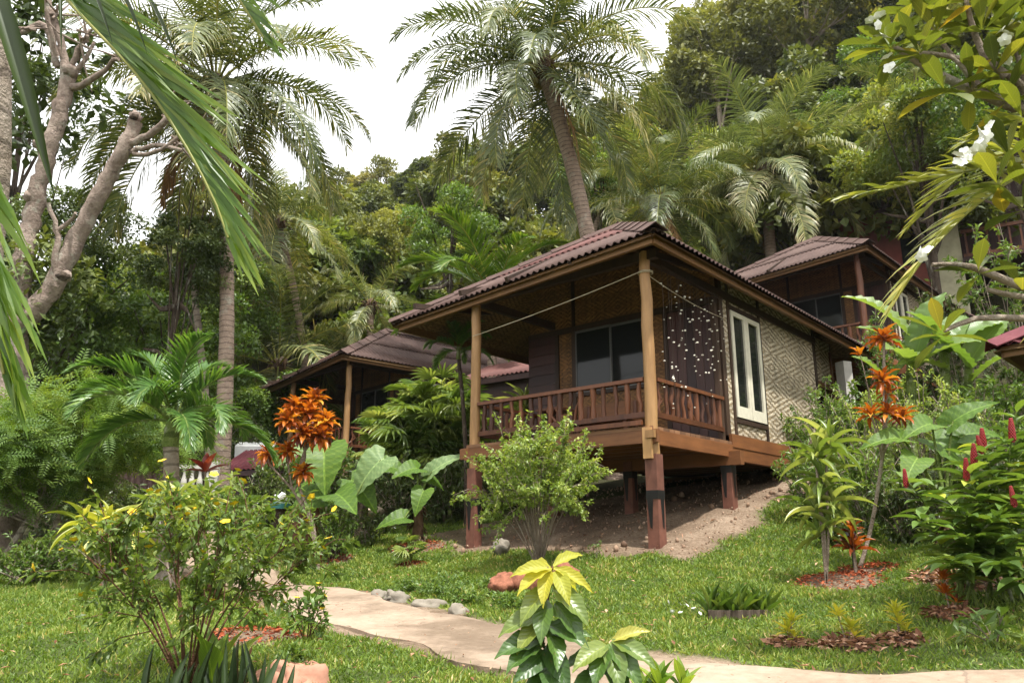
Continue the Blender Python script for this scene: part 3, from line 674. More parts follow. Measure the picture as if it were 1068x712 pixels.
tag(s.build('white_canopy', plain('white_sheet', (.8, .8, .78), .6, .06), None, tuple(q), (.25, 0, .2)), 'small white sheet canopy behind the maroon shed roof', 'canopy')
shed('annex', 'low annex with faded red roof seen between the porch post and plank wall', 522, 391, 17.2, -.62, 2.6, 2.2, .62, M_roofred, M_dark)
# pale balustrade far left of the path
bl = thing('balustrade', 'white balustrade behind the spiky striped plant', 'balustrade', tuple(P(200, 500, 14.5)), .15)
s = MB(); zb = gz(*P(200, 500, 14.5)[:2])-P(200, 500, 14.5)[2]; s.box((-.45, -.05, .2), (.45, .05, .27)); s.box((-.45, -.05, -.25), (.45, .05, -.2)); s.build('rail', M_conc, bl)
for k in range(5): 
    s = MB(); z = np.linspace(-.2, .2, 7); s.tube(np.c_[np.full(7, -.28+k*.14), np.zeros(7), z], [.03, .045, .06, .05, .03, .03, .045], 8); s.build('baluster', M_conc, bl)
for x in (-.40, .40): s = MB(); s.box((x-.07, -.07, zb-.2), (x+.07, .07, .34)); s.build('pier', M_conc, bl)
# ------------------------------------------------------------------ plant materials
L_coco = leafmat('coconut_leaf', [(.0, (.022, .040, .013)), (.45, (.056, .083, .028)), (.75, (.11, .135, .048)), (1., (.26, .24, .11))], .42, .24, .45, .4)
L_silver = leafmat('silvery_coconut_leaf', [(.0, (.04, .065, .024)), (.45, (.095, .13, .055)), (.75, (.19, .215, .10)), (1., (.3, .28, .15))], .4, .22, .5, .3)
L_cocofg = leafmat('fresh_palm_leaf', [(.1, (.024, .06, .008)), (.5, (.06, .125, .015)), (.95, (.13, .19, .028))], .38, .40, .45, .1)
L_palmy = leafmat('yellowish_palm_leaf', [(.0, (.07, .10, .02)), (.5, (.17, .20, .045)), (1., (.33, .32, .10))], .4, .35, .45, .2)
L_manila = leafmat('deep_palm_leaf', [(.0, (.020, .055, .012)), (.5, (.045, .11, .022)), (1., (.11, .19, .04))], .36, .3, .5, .1)
L_dead = leafmat('dead_frond', [(.0, (.10, .06, .03)), (.6, (.22, .14, .07)), (1., (.34, .24, .13))], .8, .15, .1, .2)
L_hillA = leafmat('forest_leaf_deep', [(.0, (.022, .036, .010)), (.45, (.055, .078, .018)), (.75, (.10, .125, .028)), (1., (.16, .17, .045))], .5, .25, .35, .35)
L_hillB = leafmat('forest_leaf_bright', [(.0, (.032, .058, .012)), (.5, (.085, .13, .027)), (.8, (.15, .195, .042)), (1., (.2, .22, .06))], .5, .3, .35, .3)
L_hillC = leafmat('forest_leaf_olive', [(.0, (.04, .05, .014)), (.5, (.095, .115, .032)), (.85, (.15, .16, .045)), (1., (.18, .18, .06))], .5, .25, .35, .3)
L_dark = leafmat('dark_leaf', [(.0, (.02, .036, .011)), (.5, (.048, .08, .021)), (1., (.10, .135, .035))], .38, .22, .45, .2)
L_mid = leafmat('garden_leaf', [(.0, (.03, .06, .012)), (.5, (.065, .125, .024)), (1., (.14, .20, .045))], .42, .32, .4, .15)
L_light = leafmat('light_shrub_leaf', [(.0, (.06, .11, .02)), (.45, (.135, .21, .045)), (.8, (.23, .30, .085)), (1., (.38, .42, .2))], .42, .35, .4, .1)
L_feather = leafmat('feathery_leaf', [(.0, (.03, .07, .013)), (.5, (.085, .155, .03)), (1., (.17, .23, .05))], .5, .32, .3, .1)
L_big = leafmat('big_soft_leaf', [(.15, (.03, .075, .010)), (.5, (.07, .14, .02)), (.85, (.15, .22, .04))], .45, .38, .35, .1, veins=(8, 7, .4))
L_bigpale = leafmat('pale_waxy_leaf', [(.2, (.06, .12, .045)), (.8, (.17, .25, .11))], .5, .25, .35, veins=(8, 7, .4))
L_banana = leafmat('banana_leaf', [(.0, (.05, .11, .018)), (.5, (.10, .18, .035)), (1., (.19, .26, .07))], .36, .35, .5, .1, gain=(1.1, 1.05, 1.1), veins=(46, 6, .16))
L_yellow = leafmat('yellow_young_leaf', [(.0, (.22, .25, .03)), (.5, (.36, .34, .04)), (1., (.50, .43, .08))], .45, .4, .4, gain=(1.1, 1.1, 1.1), veins=(9, 5, .25))
L_sap = leafmat('sapling_leaf', [(.0, (.02, .055, .012)), (.5, (.045, .095, .018)), (.8, (.12, .16, .03)), (1., (.28, .27, .05))], .3, .25, .55, veins=(9, 5, .3))
L_orange = leafmat('orange_croton_leaf', [(.0, (.09, .020, .008)), (.35, (.28, .065, .010)), (.7, (.46, .15, .016)), (1., (.58, .30, .04))], .4, .3, .4, gain=(1, 1, 1))
L_strip = leafmat('striped_leaf', [(.0, (.08, .14, .02)), (.5, (.28, .32, .06)), (1., (.55, .55, .22))], .4, .3, .4)
L_corn = leafmat('corn_plant_leaf', [(.0, (.04, .085, .016)), (.5, (.11, .17, .04)), (1., (.30, .35, .15))], .35, .3, .5)
L_sans = leafmat('snake_plant_leaf', [(.0, (.012, .024, .010)), (.5, (.03, .055, .018)), (1., (.07, .11, .03))], .4, .1, .4)
L_plum = leafmat('frangipani_leaf', [(.0, (.045, .065, .014)), (.5, (.10, .13, .022)), (.85, (.18, .185, .03)), (1., (.34, .24, .03))], .36, .34, .45, gain=(1.15, 1.1, 1.1), veins=(14, 4, .25))
L_ging = leafmat('ginger_leaf', [(.0, (.03, .065, .015)), (.5, (.075, .14, .03)), (.85, (.15, .22, .05)), (1., (.3, .36, .05))], .34, .28, .5, veins=(3, 2, .12))
L_redl = leafmat('dark_red_leaf', [(.0, (.05, .008, .012)), (.6, (.13, .015, .02)), (1., (.24, .05, .03))], .35, .3, .5)
F_white = plain('white_petal', (.82, .82, .76), .5, .05); F_yell = plain('yellow_petal', (.78, .52, .02), .5, .1); F_red = plain('red_spike', (.24, .018, .018), .45, .25, 30)
B_palm = None
def barkmat(name, a, bb, ringf=0., rough=.9, sc=9):
    m, nt, b = mat(name); v = coord(nt); n1 = noise(nt, v, sc, 6, .65); n2 = noise(nt, v, 2.2, 4)
    f = math_(nt, 'ADD', math_(nt, 'MULTIPLY', n1, .6), math_(nt, 'MULTIPLY', n2, .4)); h = n1
    c = ramp(nt, f, [(.3, a), (.52, tuple((x+y)/2 for x, y in zip(a, bb))), (.7, bb)])
    if ringf:
        uv = N(nt, 'ShaderNodeUVMap', uv_map='UVMap').outputs[0]; s = N(nt, 'ShaderNodeSeparateXYZ', ins={0: uv})
        r = math_(nt, 'FRACT', math_(nt, 'ADD', math_(nt, 'MULTIPLY', s.outputs[1], ringf), math_(nt, 'MULTIPLY', n2, 1.1)))
        k = math_(nt, 'LESS_THAN', r, .2); c = mixc(nt, math_(nt, 'MULTIPLY', k, .55), c, tuple(x*.35 for x in a)); h = math_(nt, 'ADD', n1, r)
    li = N(nt, 'ShaderNodeMapRange', ins={0: noise(nt, v, 3.3, 6, .7), 1: .56, 2: .64, 3: 0., 4: .55}).outputs[0]; c = mixc(nt, li, c, (.40, .39, .32))
    dk = N(nt, 'ShaderNodeMapRange', ins={0: noise(nt, v, 5.1, 5, .75), 1: .60, 2: .66, 3: 0., 4: .75}).outputs[0]; c = mixc(nt, dk, c, tuple(x*.4 for x in a)); h = math_(nt, 'ADD', h, noise(nt, v, 28, 4, .7))
    nt.links.new(c, b.inputs['Base Color']); b.inputs['Roughness'].default_value = rough; b.inputs['Specular IOR Level'].default_value = .15; bump(nt, b, h, .9, .04); return m
B_palm = barkmat('coconut_bark', (.26, .185, .145), (.50, .38, .30), 8.)
B_pale = barkmat('pale_palm_bark', (.22, .17, .13), (.42, .36, .30), 6.)
B_frangi = barkmat('pinkish_smooth_bark', (.13, .09, .07), (.46, .37, .31), 0, .95, 11)
B_dark = barkmat('dark_bark', (.035, .025, .018), (.12, .09, .065))
B_twig = barkmat('grey_twig_bark', (.16, .12, .085), (.36, .30, .24))
B_red = barkmat('reddish_stem', (.09, .045, .025), (.22, .12, .07))
B_green = barkmat('green_stem', (.10, .15, .03), (.22, .27, .08), 3.)
M_coconut = plain('green_yellow_coconut', (.20, .17, .035), .5, .4, 5)
M_fibre = barkmat('brown_palm_fibre', (.05, .03, .018), (.17, .105, .06))
M_litter = leafmat('fallen_leaf', [(.0, (.06, .03, .02)), (.5, (.17, .09, .055)), (1., (.34, .24, .17))], .8, .1, .2)
M_mulch = leafmat('red_coir', [(.0, (.07, .018, .010)), (.5, (.19, .05, .022)), (1., (.3, .10, .05))], .9, .05, .1)

# ------------------------------------------------------------------ palms
def frond(L=4.5, e0=40, droop=75, n=70, ll=.85, lw=.05, hang=.5, seed=0, start=.1, mats=(L_coco, L_palmy), vang=30, curl=0., ang=(62, 22), rr=.035, side=None, yellow=.0, bend=1.5, path=None):
    """palm frond growing along +x, arching down; leaflets in two rows"""
    R = rs(seed); m = 24; t = np.linspace(0, 1, m); e = np.radians(e0)-np.radians(droop)*t**bend
    dl = L/(m-1); x = np.r_[0, np.cumsum(np.cos(e[:-1])*dl)]; z = np.r_[0, np.cumsum(np.sin(e[:-1])*dl)]; y = curl*L*t**2
    pts = np.c_[x, y, z]
    if path is not None:
        pp = resample(np.array(path, float), .05); q = np.r_[0, np.cumsum(np.linalg.norm(np.diff(pp, axis=0), axis=1))]; pts = np.stack([np.interp(t*q[-1], q, pp[:, k]) for k in range(3)], -1)
    mb = MB(); mb.tube(pts, rr*(1-.88*t)+.003, 6, 1, .55)
    T = nrm(np.gradient(pts, axis=0)); S = nrm(np.cross((0, 0, 1), T)); U = np.cross(T, S)
    tt = np.repeat(np.linspace(start, .995, n), 2)+R.uniform(-.3, .3, 2*n)/n; tt = np.clip(tt, start, 1); sg = np.tile([1., -1.], n)
    if side is not None: sg[:] = side
    f = lambda A: np.stack([np.interp(tt, t, A[:, k]) for k in range(3)], -1)
    O, Ti, Si, Ui = f(pts), nrm(f(T)), nrm(f(S)), nrm(f(U))
    a = np.radians(np.interp(tt, [0, 1], ang)+R.normal(0, 5.5, 2*n)); lf = np.radians(vang)+R.normal(0, .12, 2*n)
    d = np.cos(a)[:, None]*Ti+np.sin(a)[:, None]*(np.cos(lf)[:, None]*Si*sg[:, None]+np.sin(lf)[:, None]*Ui)
    ln = ll*np.interp(tt, [0, .12, .35, .65, .9, 1], [.45, .7, 1, .95, .6, .35])*R.uniform(.85, 1.1, 2*n)
    ln = ln*np.where(R.rand(2*n) < .06, R.uniform(.25, .6, 2*n), 1)
    wd = lw*np.interp(ln/ll, [0, .4, 1], [.6, .9, 1])
    K = 5; prof = [.55, 1, .85, .5, .06]; rows = []; p = O.copy(); hg = hang*R.uniform(.6, 1.4, 2*n)
    for k in range(K):
        wv = nrm(np.cross(np.cross(d, Ti+.001), d)); wv = nrm(wv*1.0+np.cross(d, wv)*.35*sg[:, None])
        rows.append(np.stack([p-wv*(wd*prof[k]/2)[:, None], p+wv*(wd*prof[k]/2)[:, None]], 1))
        p = p+d*(ln/(K-1))[:, None]; d = d.copy(); d[:, 2] -= hg*(.25+.28*k); d = nrm(d)
    V = np.stack(rows, 1).reshape(2*n, K*2, 3); M = 2*n
    fq = np.array([(2*k, 2*k+1, 2*k+3, 2*k+2) for k in range(K-1)])
    F = (fq[None]+(np.arange(M)*K*2)[:, None, None])
    rn = np.clip(R.normal(.42+yellow, .13, M)+np.where(R.rand(M) < .05, .4, 0)+.12*(tt-.5), 0, 1)
    rn = np.repeat(rn, K-1).reshape(M, K-1)+np.array([0, 0, .03, .16])[None]
    mb.add(V.reshape(-1, 3), F.reshape(-1, 4), np.clip(rn, 0, 1).ravel(), 0, False)
    return mb.mesh('palm_frond', list(mats))
COCO = {}
for k, (e, dr, hg, yl) in enumerate([(78, 60, .25, -.08), (62, 72, .35, -.05), (48, 80, .45, 0), (34, 84, .55, 0), (20, 80, .65, .02), (6, 70, .75, .04), (-10, 62, .8, .08), (-30, 48, .7, .14), (-52, 34, .5, .2)]):
    COCO[e] = [frond(4.5, e, dr+j*10, 74, 1.12, .043, hg*1.25+.1, 100+k*7+j, yellow=yl, curl=(-.06, .08, .02)[j], ang=(82, 34), vang=14, rr=.03, start=.14) for j in range(3)]
DEADF = [frond(3.2, -62, 26, 40, .7, .05, .6, 300+j, mats=(L_dead, L_dead), vang=-10) for j in range(2)]
MANILA = {e: [frond(1.5, e, dr, 60, .42, .036, .30, 400+e+j, mats=(L_manila, B_green), vang=28, rr=.018, start=.16) for j in range(2)] for e, dr in ((80, 80), (62, 95), (45, 105), (28, 95), (10, 80))}
FRESH = {e: [frond(3.4, e, dr, 75, .8, .05, .12, 500+e+j, mats=(L_cocofg, L_palmy), vang=12, rr=.03) for j in range(2)] for e, dr in ((70, 75), (50, 85), (30, 80), (10, 60))}
def palm(name, label, base, top, L, nf, seed, r=(.2, .13), bark=B_palm, nuts=0, fr=COCO, dead=0, els=None, lean=.5, sc=None, group='coconut palms', bulge=1.35, crownshaft=None, parent_nuts=True, Lbase=4.5, skip=None):
    R = rs(seed); base = np.array(base, float); top = np.array(top, float); o = thing(name, label, 'palm tree', base, 0, group)
    h = top-base; t = np.linspace(0, 1, 40); ctrl = np.array([h[0]*lean*.15, h[1]*lean*.15, h[2]*.55])
    pts = (2*(1-t)*t)[:, None]*ctrl+(t**2)[:, None]*h
    rad = r[0]+(r[1]-r[0])*t**.7; rad = rad*(1+(bulge-1)*np.exp(-t*abs(h[2])/.5))*(1+.03*np.sin(np.arange(40)*2.1))
    mb = MB(); mb.tube(np.r_[[[0, 0, -.4]], pts], np.r_[rad[0]*1.05, rad], 12); 
    if crownshaft: mb.tube([pts[-1]-(h*0+[0, 0, .05]), pts[-1]+[0, 0, crownshaft*.6], pts[-1]+[0, 0, crownshaft]], [r[1]*1.15, r[1]*1.0, r[1]*.5], 12, 1)
    mb.build('trunk', [bark, B_green], o)
    if not crownshaft:
        fb = MB(); fb.ball(h+[0, 0, .05], (r[1]*2.0, r[1]*2.0, r[1]*2.6), 0, .5, 10, 8, .5, seed)
        for k in range(9): a = k*.7; fb.tube([h+np.array([0, 0, -.1]), h+np.array([math.cos(a)*.25, math.sin(a)*.25, .25]), h+np.array([math.cos(a)*.5, math.sin(a)*.5, .15-.2*(k % 3)])], [.05, .035, .02], 5)
        fb.build('crown_base', M_fibre, o)
    keys = sorted(fr.keys(), reverse=True); a0 = R.uniform(0, 6.28); c = h+np.array([0, 0, (crownshaft or .15)*.85])
    for k in range(nf):
        q = (k+.5)/nf; e = keys[min(len(keys)-1, int(q**.95*len(keys)))]; az = a0+k*2.39996+R.normal(0, .12)
        if skip and skip(az % (2*PI), e): continue
        s = L/Lbase*R.uniform(.88, 1.08)
        inst_obj('frond', fr[e][R.randint(len(fr[e]))], o, c+np.array([math.cos(az), math.sin(az), 0])*r[1]*.5, (R.normal(0, .10), R.normal(0, .06), az), s)
    for k in range(dead): az = a0+k*2.1; inst_obj('dead_frond', DEADF[k % 2], o, c-[0, 0, .15], (0, 0, az), L/Lbase)
    if nuts:
        nm = MB(); nm.ball((0, 0, 0), (.11, .11, .14), 0, .5, 10, 8); me = nm.mesh('coconut', M_coconut)
        for k in range(nuts):
            az = a0+(k//3)*1.9+R.normal(0, .25); rr = R.uniform(.25, .42)
            inst_obj('coconut', me, o, h+np.array([math.cos(az)*rr, math.sin(az)*rr, -.05-R.uniform(0, .5)]), (R.normal(0, .4), R.normal(0, .4), az), R.uniform(.8, 1.15))
    return o

# ------------------------------------------------------------------ broadleaf crowns
def crown(mb, cl, n, ln, wd, R, tmpl=CARD, mi=0, tint=.2, shell=.5, flat=1., down=.1):
    cl = np.array(cl, float); pr = cl[:, 3]**2; pr /= pr.sum(); ci = R.choice(len(cl), n, p=pr)
    u = nrm(R.normal(0, 1, (n, 3))); u[:, 2] = np.where(u[:, 2] < -.35, -u[:, 2], u[:, 2])
    rr = cl[ci, 3]*(shell+(1-shell)*R.rand(n)**.6)*R.uniform(.9, 1.12, n)
    O = cl[ci, :3]+u*rr[:, None]*np.array([1, 1, flat]); 
    d = nrm(u*.5+R.normal(0, .7, (n, 3))-[0, 0, down]); up = nrm(u*.7+[0, 0, .8]+R.normal(0, .4, (n, 3)))
    s = R.uniform(.65, 1.3, n); ct = R.normal(0, tint, len(cl))
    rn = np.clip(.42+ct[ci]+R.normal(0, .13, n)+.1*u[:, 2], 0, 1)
    mb.inst(tmpl[0], tmpl[1], O, frames(d, up, ln*s, wd*s), rn, mi, False)
def clumps(R, n, rx, rz, cz, cr, low=-.6):
    out = []
    while len(out) < n:
        p = R.normal(0, 1, 3); p /= np.linalg.norm(p); p *= R.uniform(.25, 1)**.5
        if p[2] < low: continue
        out.append((p[0]*rx, p[1]*rx, cz+p[2]*rz, cr*R.uniform(.65, 1.25)))
    return out
def tree_meshes(seed, H, rx, rz, cr, ncl, nleaf, ln, wd, lm, bark=B_dark, tr=.18, tmpl=CARD, flat=.8, cz=None):
    R = rs(seed); cz = H-rz if cz is None else cz; cl = clumps(R, ncl, rx, rz, cz, cr)
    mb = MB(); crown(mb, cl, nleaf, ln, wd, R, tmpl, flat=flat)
    t = MB(); top = np.array([R.normal(0, .2), R.normal(0, .2), cz]); m = np.array([R.normal(0, .15), R.normal(0, .15), cz*.5])
    t.tube([(0, 0, -1.2), (0, 0, 0), m, top], [tr*1.4, tr*1.15, tr*.9, tr*.45], 8)
    for c in cl[:14]:
        c = np.array(c[:3]); st = m+(top-m)*R.uniform(-.2, .9); mid = (st+c)/2+R.normal(0, .15, 3)*rx*.25; t.tube([st, mid, c], [tr*.4, tr*.25, tr*.08], 5)
    return mb.mesh('crown', lm), t.mesh('trunk', bark)
def tree(name, label, loc, ms, s=1., rz=0., group=None, cat='tree'):
    o = thing(name, label, cat, loc, rz, group); o.scale = (s,)*3 if np.isscalar(s) else s
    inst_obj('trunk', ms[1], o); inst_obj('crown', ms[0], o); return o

def _spray():
    V = []; F = []; 
    for k in range(8):
        x = .1+.9*k/8
        for sg in (1, -1):
            l = .20*(1-.5*abs(k/7-.4)); b_ = len(V); V += [(x, 0, -.25*x*x), (x+l*.3, sg*l*.55, -.25*x*x+.02), (x+l*.65, sg*l*1.1, -.25*x*x-.03), (x+l*.55, sg*l*.35, -.25*x*x)]; F.append((b_, b_+1, b_+2, b_+3) if sg < 0 else (b_, b_+3, b_+2, b_+1))
    V += [(0, -.008, 0), (0, .008, 0), (1.05, .002, -.27), (1.05, -.002, -.27)]; F.append((len(V)-4, len(V)-1, len(V)-2, len(V)-3)); return np.array(V, float), np.array(F)
SPRAY = _spray()
# ------------------------------------------------------------------ shrubs grown stem by stem
def shrub(name, label, base, h, rad, nst, lm, leaf=(.07, .035), nl=900, tmpl=LEAF, stem=B_twig, sr=.012, seed=0, cat='shrub', twigs=5, tw=.35, up=.5, low=.3, group=None, dome=1., lean=(0, 0), per_tip=.6, rndm=.45, droop=0.2, flowers=None, nf=0, fs=.03):
    R = rs(seed); o = thing(name, label, cat, base, 0, group); st = MB(); fo = MB(); TW = []
    for k in range(nst):
        az = k*2.4+R.normal(0, .3); q = math.sqrt((k+.5)/nst); end = np.array([math.cos(az)*rad*q+lean[0], math.sin(az)*rad*q+lean[1], h*(1-dome*.45*q*q)*R.uniform(.8, 1.05)])
        t = np.linspace(0, 1, 7)[:, None]; c = np.array([end[0]*.35, end[1]*.35, end[2]*.6])+R.normal(0, .03, 3)*h
        b0 = np.array([math.cos(az), math.sin(az), 0])*sr*2; pts = b0*(1-t)**2+2*t*(1-t)*c+t*t*end; st.tube(pts, np.linspace(sr, sr*.35, 7), 5, 0, R.uniform())
        TW.append((pts[3], pts[6]))
        for j in range(twigs):
            s = R.uniform(low, .98); i = min(5, int(s*6)); p = pts[i]+(pts[i+1]-pts[i])*(s*6-i); dv = nrm(nrm(p-[0, 0, h*.35])*.8+R.normal(0, .6, 3)+[0, 0, up]); e = p+dv*tw*rad*R.uniform(.6, 1.2)
            m = (p+e)/2+[0, 0, .03*h]; st.tube([p, m, e], [sr*.45, sr*.35, sr*.2], 4, 0, R.uniform()); TW.append((p, e))
    st.build('stems', stem, o)
    A = np.array([a for a, b in TW]); B = np.array([b for a, b in TW]); i = R.randint(len(TW), size=nl); t = R.rand(nl)**per_tip
    O = A[i]+(B[i]-A[i])*t[:, None]+R.normal(0, .012, (nl, 3)); ax = nrm(B[i]-A[i]); d = nrm(ax*.5+nrm(R.normal(0, 1, (nl, 3)))*.9-[0, 0, droop]); upv = nrm(np.array([0, 0, 1.])+R.normal(0, .45, (nl, 3)))
    s = R.uniform(.6, 1.25, nl); tt = R.normal(0, .12, len(TW))
    fo.inst(tmpl[0], tmpl[1], O, frames(d, upv, leaf[0]*s, leaf[1]*s), np.clip(rndm+tt[i]+R.normal(0, .14, nl)+.15*(t-.5), 0, 1), 0, False)
    fo.build('foliage', lm, o)
    if flowers:
        fm = flower_mesh(flowers)
        cand = [b for a, b in TW if b[2] > h*.25]; R.shuffle(cand)
        for b in cand[:nf]: inst_obj('flower', fm, o, b+[0, 0, .02], (R.normal(0, .5), R.normal(0, .5), R.uniform(0, 6)), fs*R.uniform(.8, 1.2))
    return o
_fl = {}
def flower_mesh(m):
    if m.name not in _fl:
        mb = MB(); a = np.arange(5)*2*PI/5; d = np.c_[np.cos(a), np.sin(a), np.full(5, .45)]
        mb.inst(BL_OB[0], BL_OB[1], np.zeros((5, 3)), frames(d, ln=1., wd=.8), .5, 0, True); mb.ball((0, 0, .12), .16, 0, .5, 6, 5); _fl[m.name] = mb.mesh('flower', m)
    return _fl[m.name]
def rosette(mb, c, n, ln, wd, tmpl, R, el=(80, -5), mi=0, rn=(.45, .15), axis_=None, pw=1.):
    k = np.arange(n); q = (k+.5)/n; az = k*2.39996+R.uniform(0, 6); e = np.radians(el[0]+(el[1]-el[0])*q**pw+R.normal(0, 6, n))
    d = np.c_[np.cos(az)*np.cos(e), np.sin(az)*np.cos(e), np.sin(e)]
    s = R.uniform(.82, 1.12, n)*np.interp(q, [0, .3, 1], [.7, 1, .95])
    O = np.asarray(c)+d*0.01; O = O-np.outer(q, (0, 0, ln*.12))
    mb.inst(tmpl[0], tmpl[1], O, frames(d, ln=ln*s, wd=wd*R.uniform(.85, 1.15, n)), np.clip(R.normal(rn[0], rn[1], n), 0, 1), mi, True)

# big heart-shaped leaf (elephant ear) along +x from the petiole joint, with back lobes
def heart(n=24, lobes=.3, fold=.10, droop=.4, wave=.035):
    V = []; t = np.linspace(0, 1, n+1)
    for x in t:
        w = max(.02, (math.sin(PI*(.12+.88*(x))**.62))**.85)*.5 if x > 0 else .22
        xx = x*(1+lobes)-lobes; z = -droop*max(0, xx)**2+(.12*xx if xx < 0 else 0)
        for c in (-1, -.8, -.5, -.06, 0, .06, .5, .8, 1):
            back = 0 if x > .25 else (.25-x)*.9*(1-abs(c))      # notch at the stalk
            V.append((xx+back+.05*abs(c)*x, c*w*(1+.03*math.sin(x*31+c)), z+abs(c)*w*fold*2+wave*math.cos(x*40+abs(c)*3)*abs(c)*.5))
    f = [(i*9+j, (i+1)*9+j, (i+1)*9+j+1, i*9+j+1) for i in range(n) for j in range(8)]
    ft = np.array([(.28 if j in (3, 4) and False else 0)+(.10 if (i+int(abs(j-3.5))) % 3 == 0 else -.04) for i in range(n) for j in range(8)])
    return np.array(V), np.array(f), ft
HEART = heart()
def elephant_ear(name, label, base, leaves, lm, trunk=None, group=None, pet=B_green):
    """leaves: (tip-centre position, facing direction, length, width, material index)"""
    o = thing(name, label, 'plant', base, 0, group); base = np.array(base)
    if trunk:
        t = MB(); pts = np.array([(0, 0, -.1), (.02, 0, trunk[1]*.5), (0, .02, trunk[1])]); t.tube(pts, [trunk[0]*1.1, trunk[0], trunk[0]*.8], 9)
        R = rs(5); k = 40; z = R.uniform(0, trunk[1], k); a = R.uniform(0, 6.28, k); O = np.c_[np.cos(a)*trunk[0]*.8, np.sin(a)*trunk[0]*.8, z]
        t.inst(CARD[0], CARD[1], O, frames(np.c_[np.cos(a), np.sin(a), np.full(k, -.9)], ln=.16, wd=.05), .4)
        t.build('trunk', M_fibre, o)
    z0 = np.array([0, 0, trunk[1] if trunk else .05])
    for k, (p, d, l, w, m) in enumerate(leaves):
        p = np.array(p)-base; d = nrm(np.array(d, float)); b = MB(); j = p-d*l*.15; mid = (z0+j)/2+[0, 0, .18*np.linalg.norm(j-z0)]
        t = np.linspace(0, 1, 8)[:, None]; b.tube((1-t)**2*z0+2*t*(1-t)*mid+t*t*j, np.linspace(.022, .009, 8), 6, 1, .5)
        up = np.array([0, 0, 1.])+np.array([0, -.9, 0]); b.inst(HEART[0], HEART[1], [j], frames([d], up, l, w*1.15), .4, 0, True, HEART[2])
        b.build('leaf', [lm[m], pet], o)
    return o
# ------------------------------------------------------------------ wooded hillside: every tree an object of its own
RH = rs(77)
KINDS = [('dark round crowned', tree_meshes(1, 9.5, 3.4, 3.3, 1.25, 30, 7500, .42, .26, L_hillA)), ('deep green broad', tree_meshes(2, 8.5, 4.2, 2.9, 1.3, 34, 8500, .42, .26, L_hillA)),
         ('bright yellow green', tree_meshes(3, 8.0, 3.6, 3.0, 1.15, 34, 8000, .36, .24, L_hillB)), ('light green domed', tree_meshes(4, 9.0, 3.9, 3.2, 1.05, 40, 8500, .36, .22, L_hillB)),
         ('olive leaved', tree_meshes(5, 9.0, 3.4, 3.4, 1.1, 30, 6500, .38, .22, L_hillC)), ('tall open crowned', tree_meshes(6, 12.5, 3.4, 4.0, 1.2, 24, 5200, .40, .24, L_hillC, B_twig, .22)),
         ('small dense dark', tree_meshes(7, 7.0, 2.7, 2.7, 1.0, 26, 6000, .36, .22, L_hillA))]
def sector(X, Y):
    u = 534+FPX*X/(Y*cP+12*sP)
    for lim, s in ((200, 'behind the pruned tree'), (340, 'past the tall left coconut palm'), (480, 'above the left bungalow'), (640, 'behind the central coconut palm'), (800, 'over the large bungalow'), (930, 'above the upper bungalow')):
        if u < lim: return s
    return 'behind the frangipani branches'
rad = 31.0; ring = 0
while rad < 97:
    sp = 4.6+rad*.022; n = int(rad*math.radians(82)/sp)
    for k in range(n):
        az = math.radians(-40)+math.radians(82)*(k+.5*(ring % 2)+RH.uniform(-.3, .3))/n; r = rad+RH.uniform(-2, 2); X, Y = r*math.sin(az), r*math.cos(az)
        hx, hy = w2h(X, Y)
        j = RH.choice(7, p=[.17, .16, .17, .13, .13, .1, .14]); band = 'low on the hill' if r < 48 else 'halfway up the hill' if r < 74 else 'along the ridge'
        tree('forest_tree', f'{KINDS[j][0]} tree {band} {sector(X, Y)}', (X, Y, gz(X, Y)-.4), KINDS[j][1], RH.uniform(.72, 1.12), RH.uniform(0, 6.28), 'trees on the wooded hillside')
    rad += sp*.98; ring += 1
# larger individual trees read off the photograph
L_hillB2 = leafmat('forest_leaf_mid', [(.0, (.05, .065, .018)), (.5, (.11, .135, .035)), (1., (.18, .20, .055))], .5, .3, .3, .2)
BIG = [tree_meshes(31, 13, 3.9, 3.9, 1.0, 34, 8000, .30, .17, L_hillB2, B_twig, .25), tree_meshes(32, 8, 2.9, 2.6, .95, 30, 9000, .30, .10, L_hillB, B_dark, .2, LEAF), tree_meshes(33, 9, 3.0, 3.2, 1.0, 30, 9000, .22, .13, L_dark, B_dark, .2, LEAF),
       tree_meshes(34, 7, 2.4, 2.6, .85, 26, 8000, .20, .11, L_mid, B_dark, .16, LEAF), tree_meshes(35, 6.5, 2.2, 3.0, .6, 34, 9000, .18, .12, L_dark, B_dark, .14, LEAF)]
def tree_at(u, v, Y, k, rpx, label, name='tree', group=None, sz=1.0):
    """crown centre at (u, v), radius rpx in the photograph's pixels"""
    c = P(u, v, Y); g = gz(c[0], c[1]); R_ = [3.9, 2.9, 3.0, 2.4, 2.2][k]; H_ = [9.1, 5.4, 5.8, 4.4, 3.5][k]
    s = rpx/800*math.hypot(c[0], c[1])*1.0/R_*1.05; dz = max(.3, c[2]-g)
    o = thing(name, label, 'tree', (c[0], c[1], g-.2), u*.7, group); zc = dz+.2
    inst_obj('trunk', BIG[k][1], o, (0, 0, 0), (0, 0, 0), (s, s, zc/H_)); inst_obj('crown', BIG[k][0], o, (0, 0, zc-H_*s), (0, 0, 0), (s, s, s*sz)); return o
tree_at(768, 62, 52, 0, 78, 'tall airy olive tree high on the right skyline beside the white sky')
tree_at(725, 95, 50, 0, 50, 'smaller airy tree at the sky edge left of the tall olive one')
tree_at(955, 160, 23, 1, 62, 'bright green mango like tree behind the frangipani leaves')
tree_at(900, 110, 36, 3, 48, 'mid green tree between the right palm and the frangipani')
tree_at(865, 150, 33, 3, 40, 'dark rounded tree just right of the right coconut palm')
tree_at(30, 120, 20, 2, 46, 'dark leafy tree behind the pruned trunk at the top left')
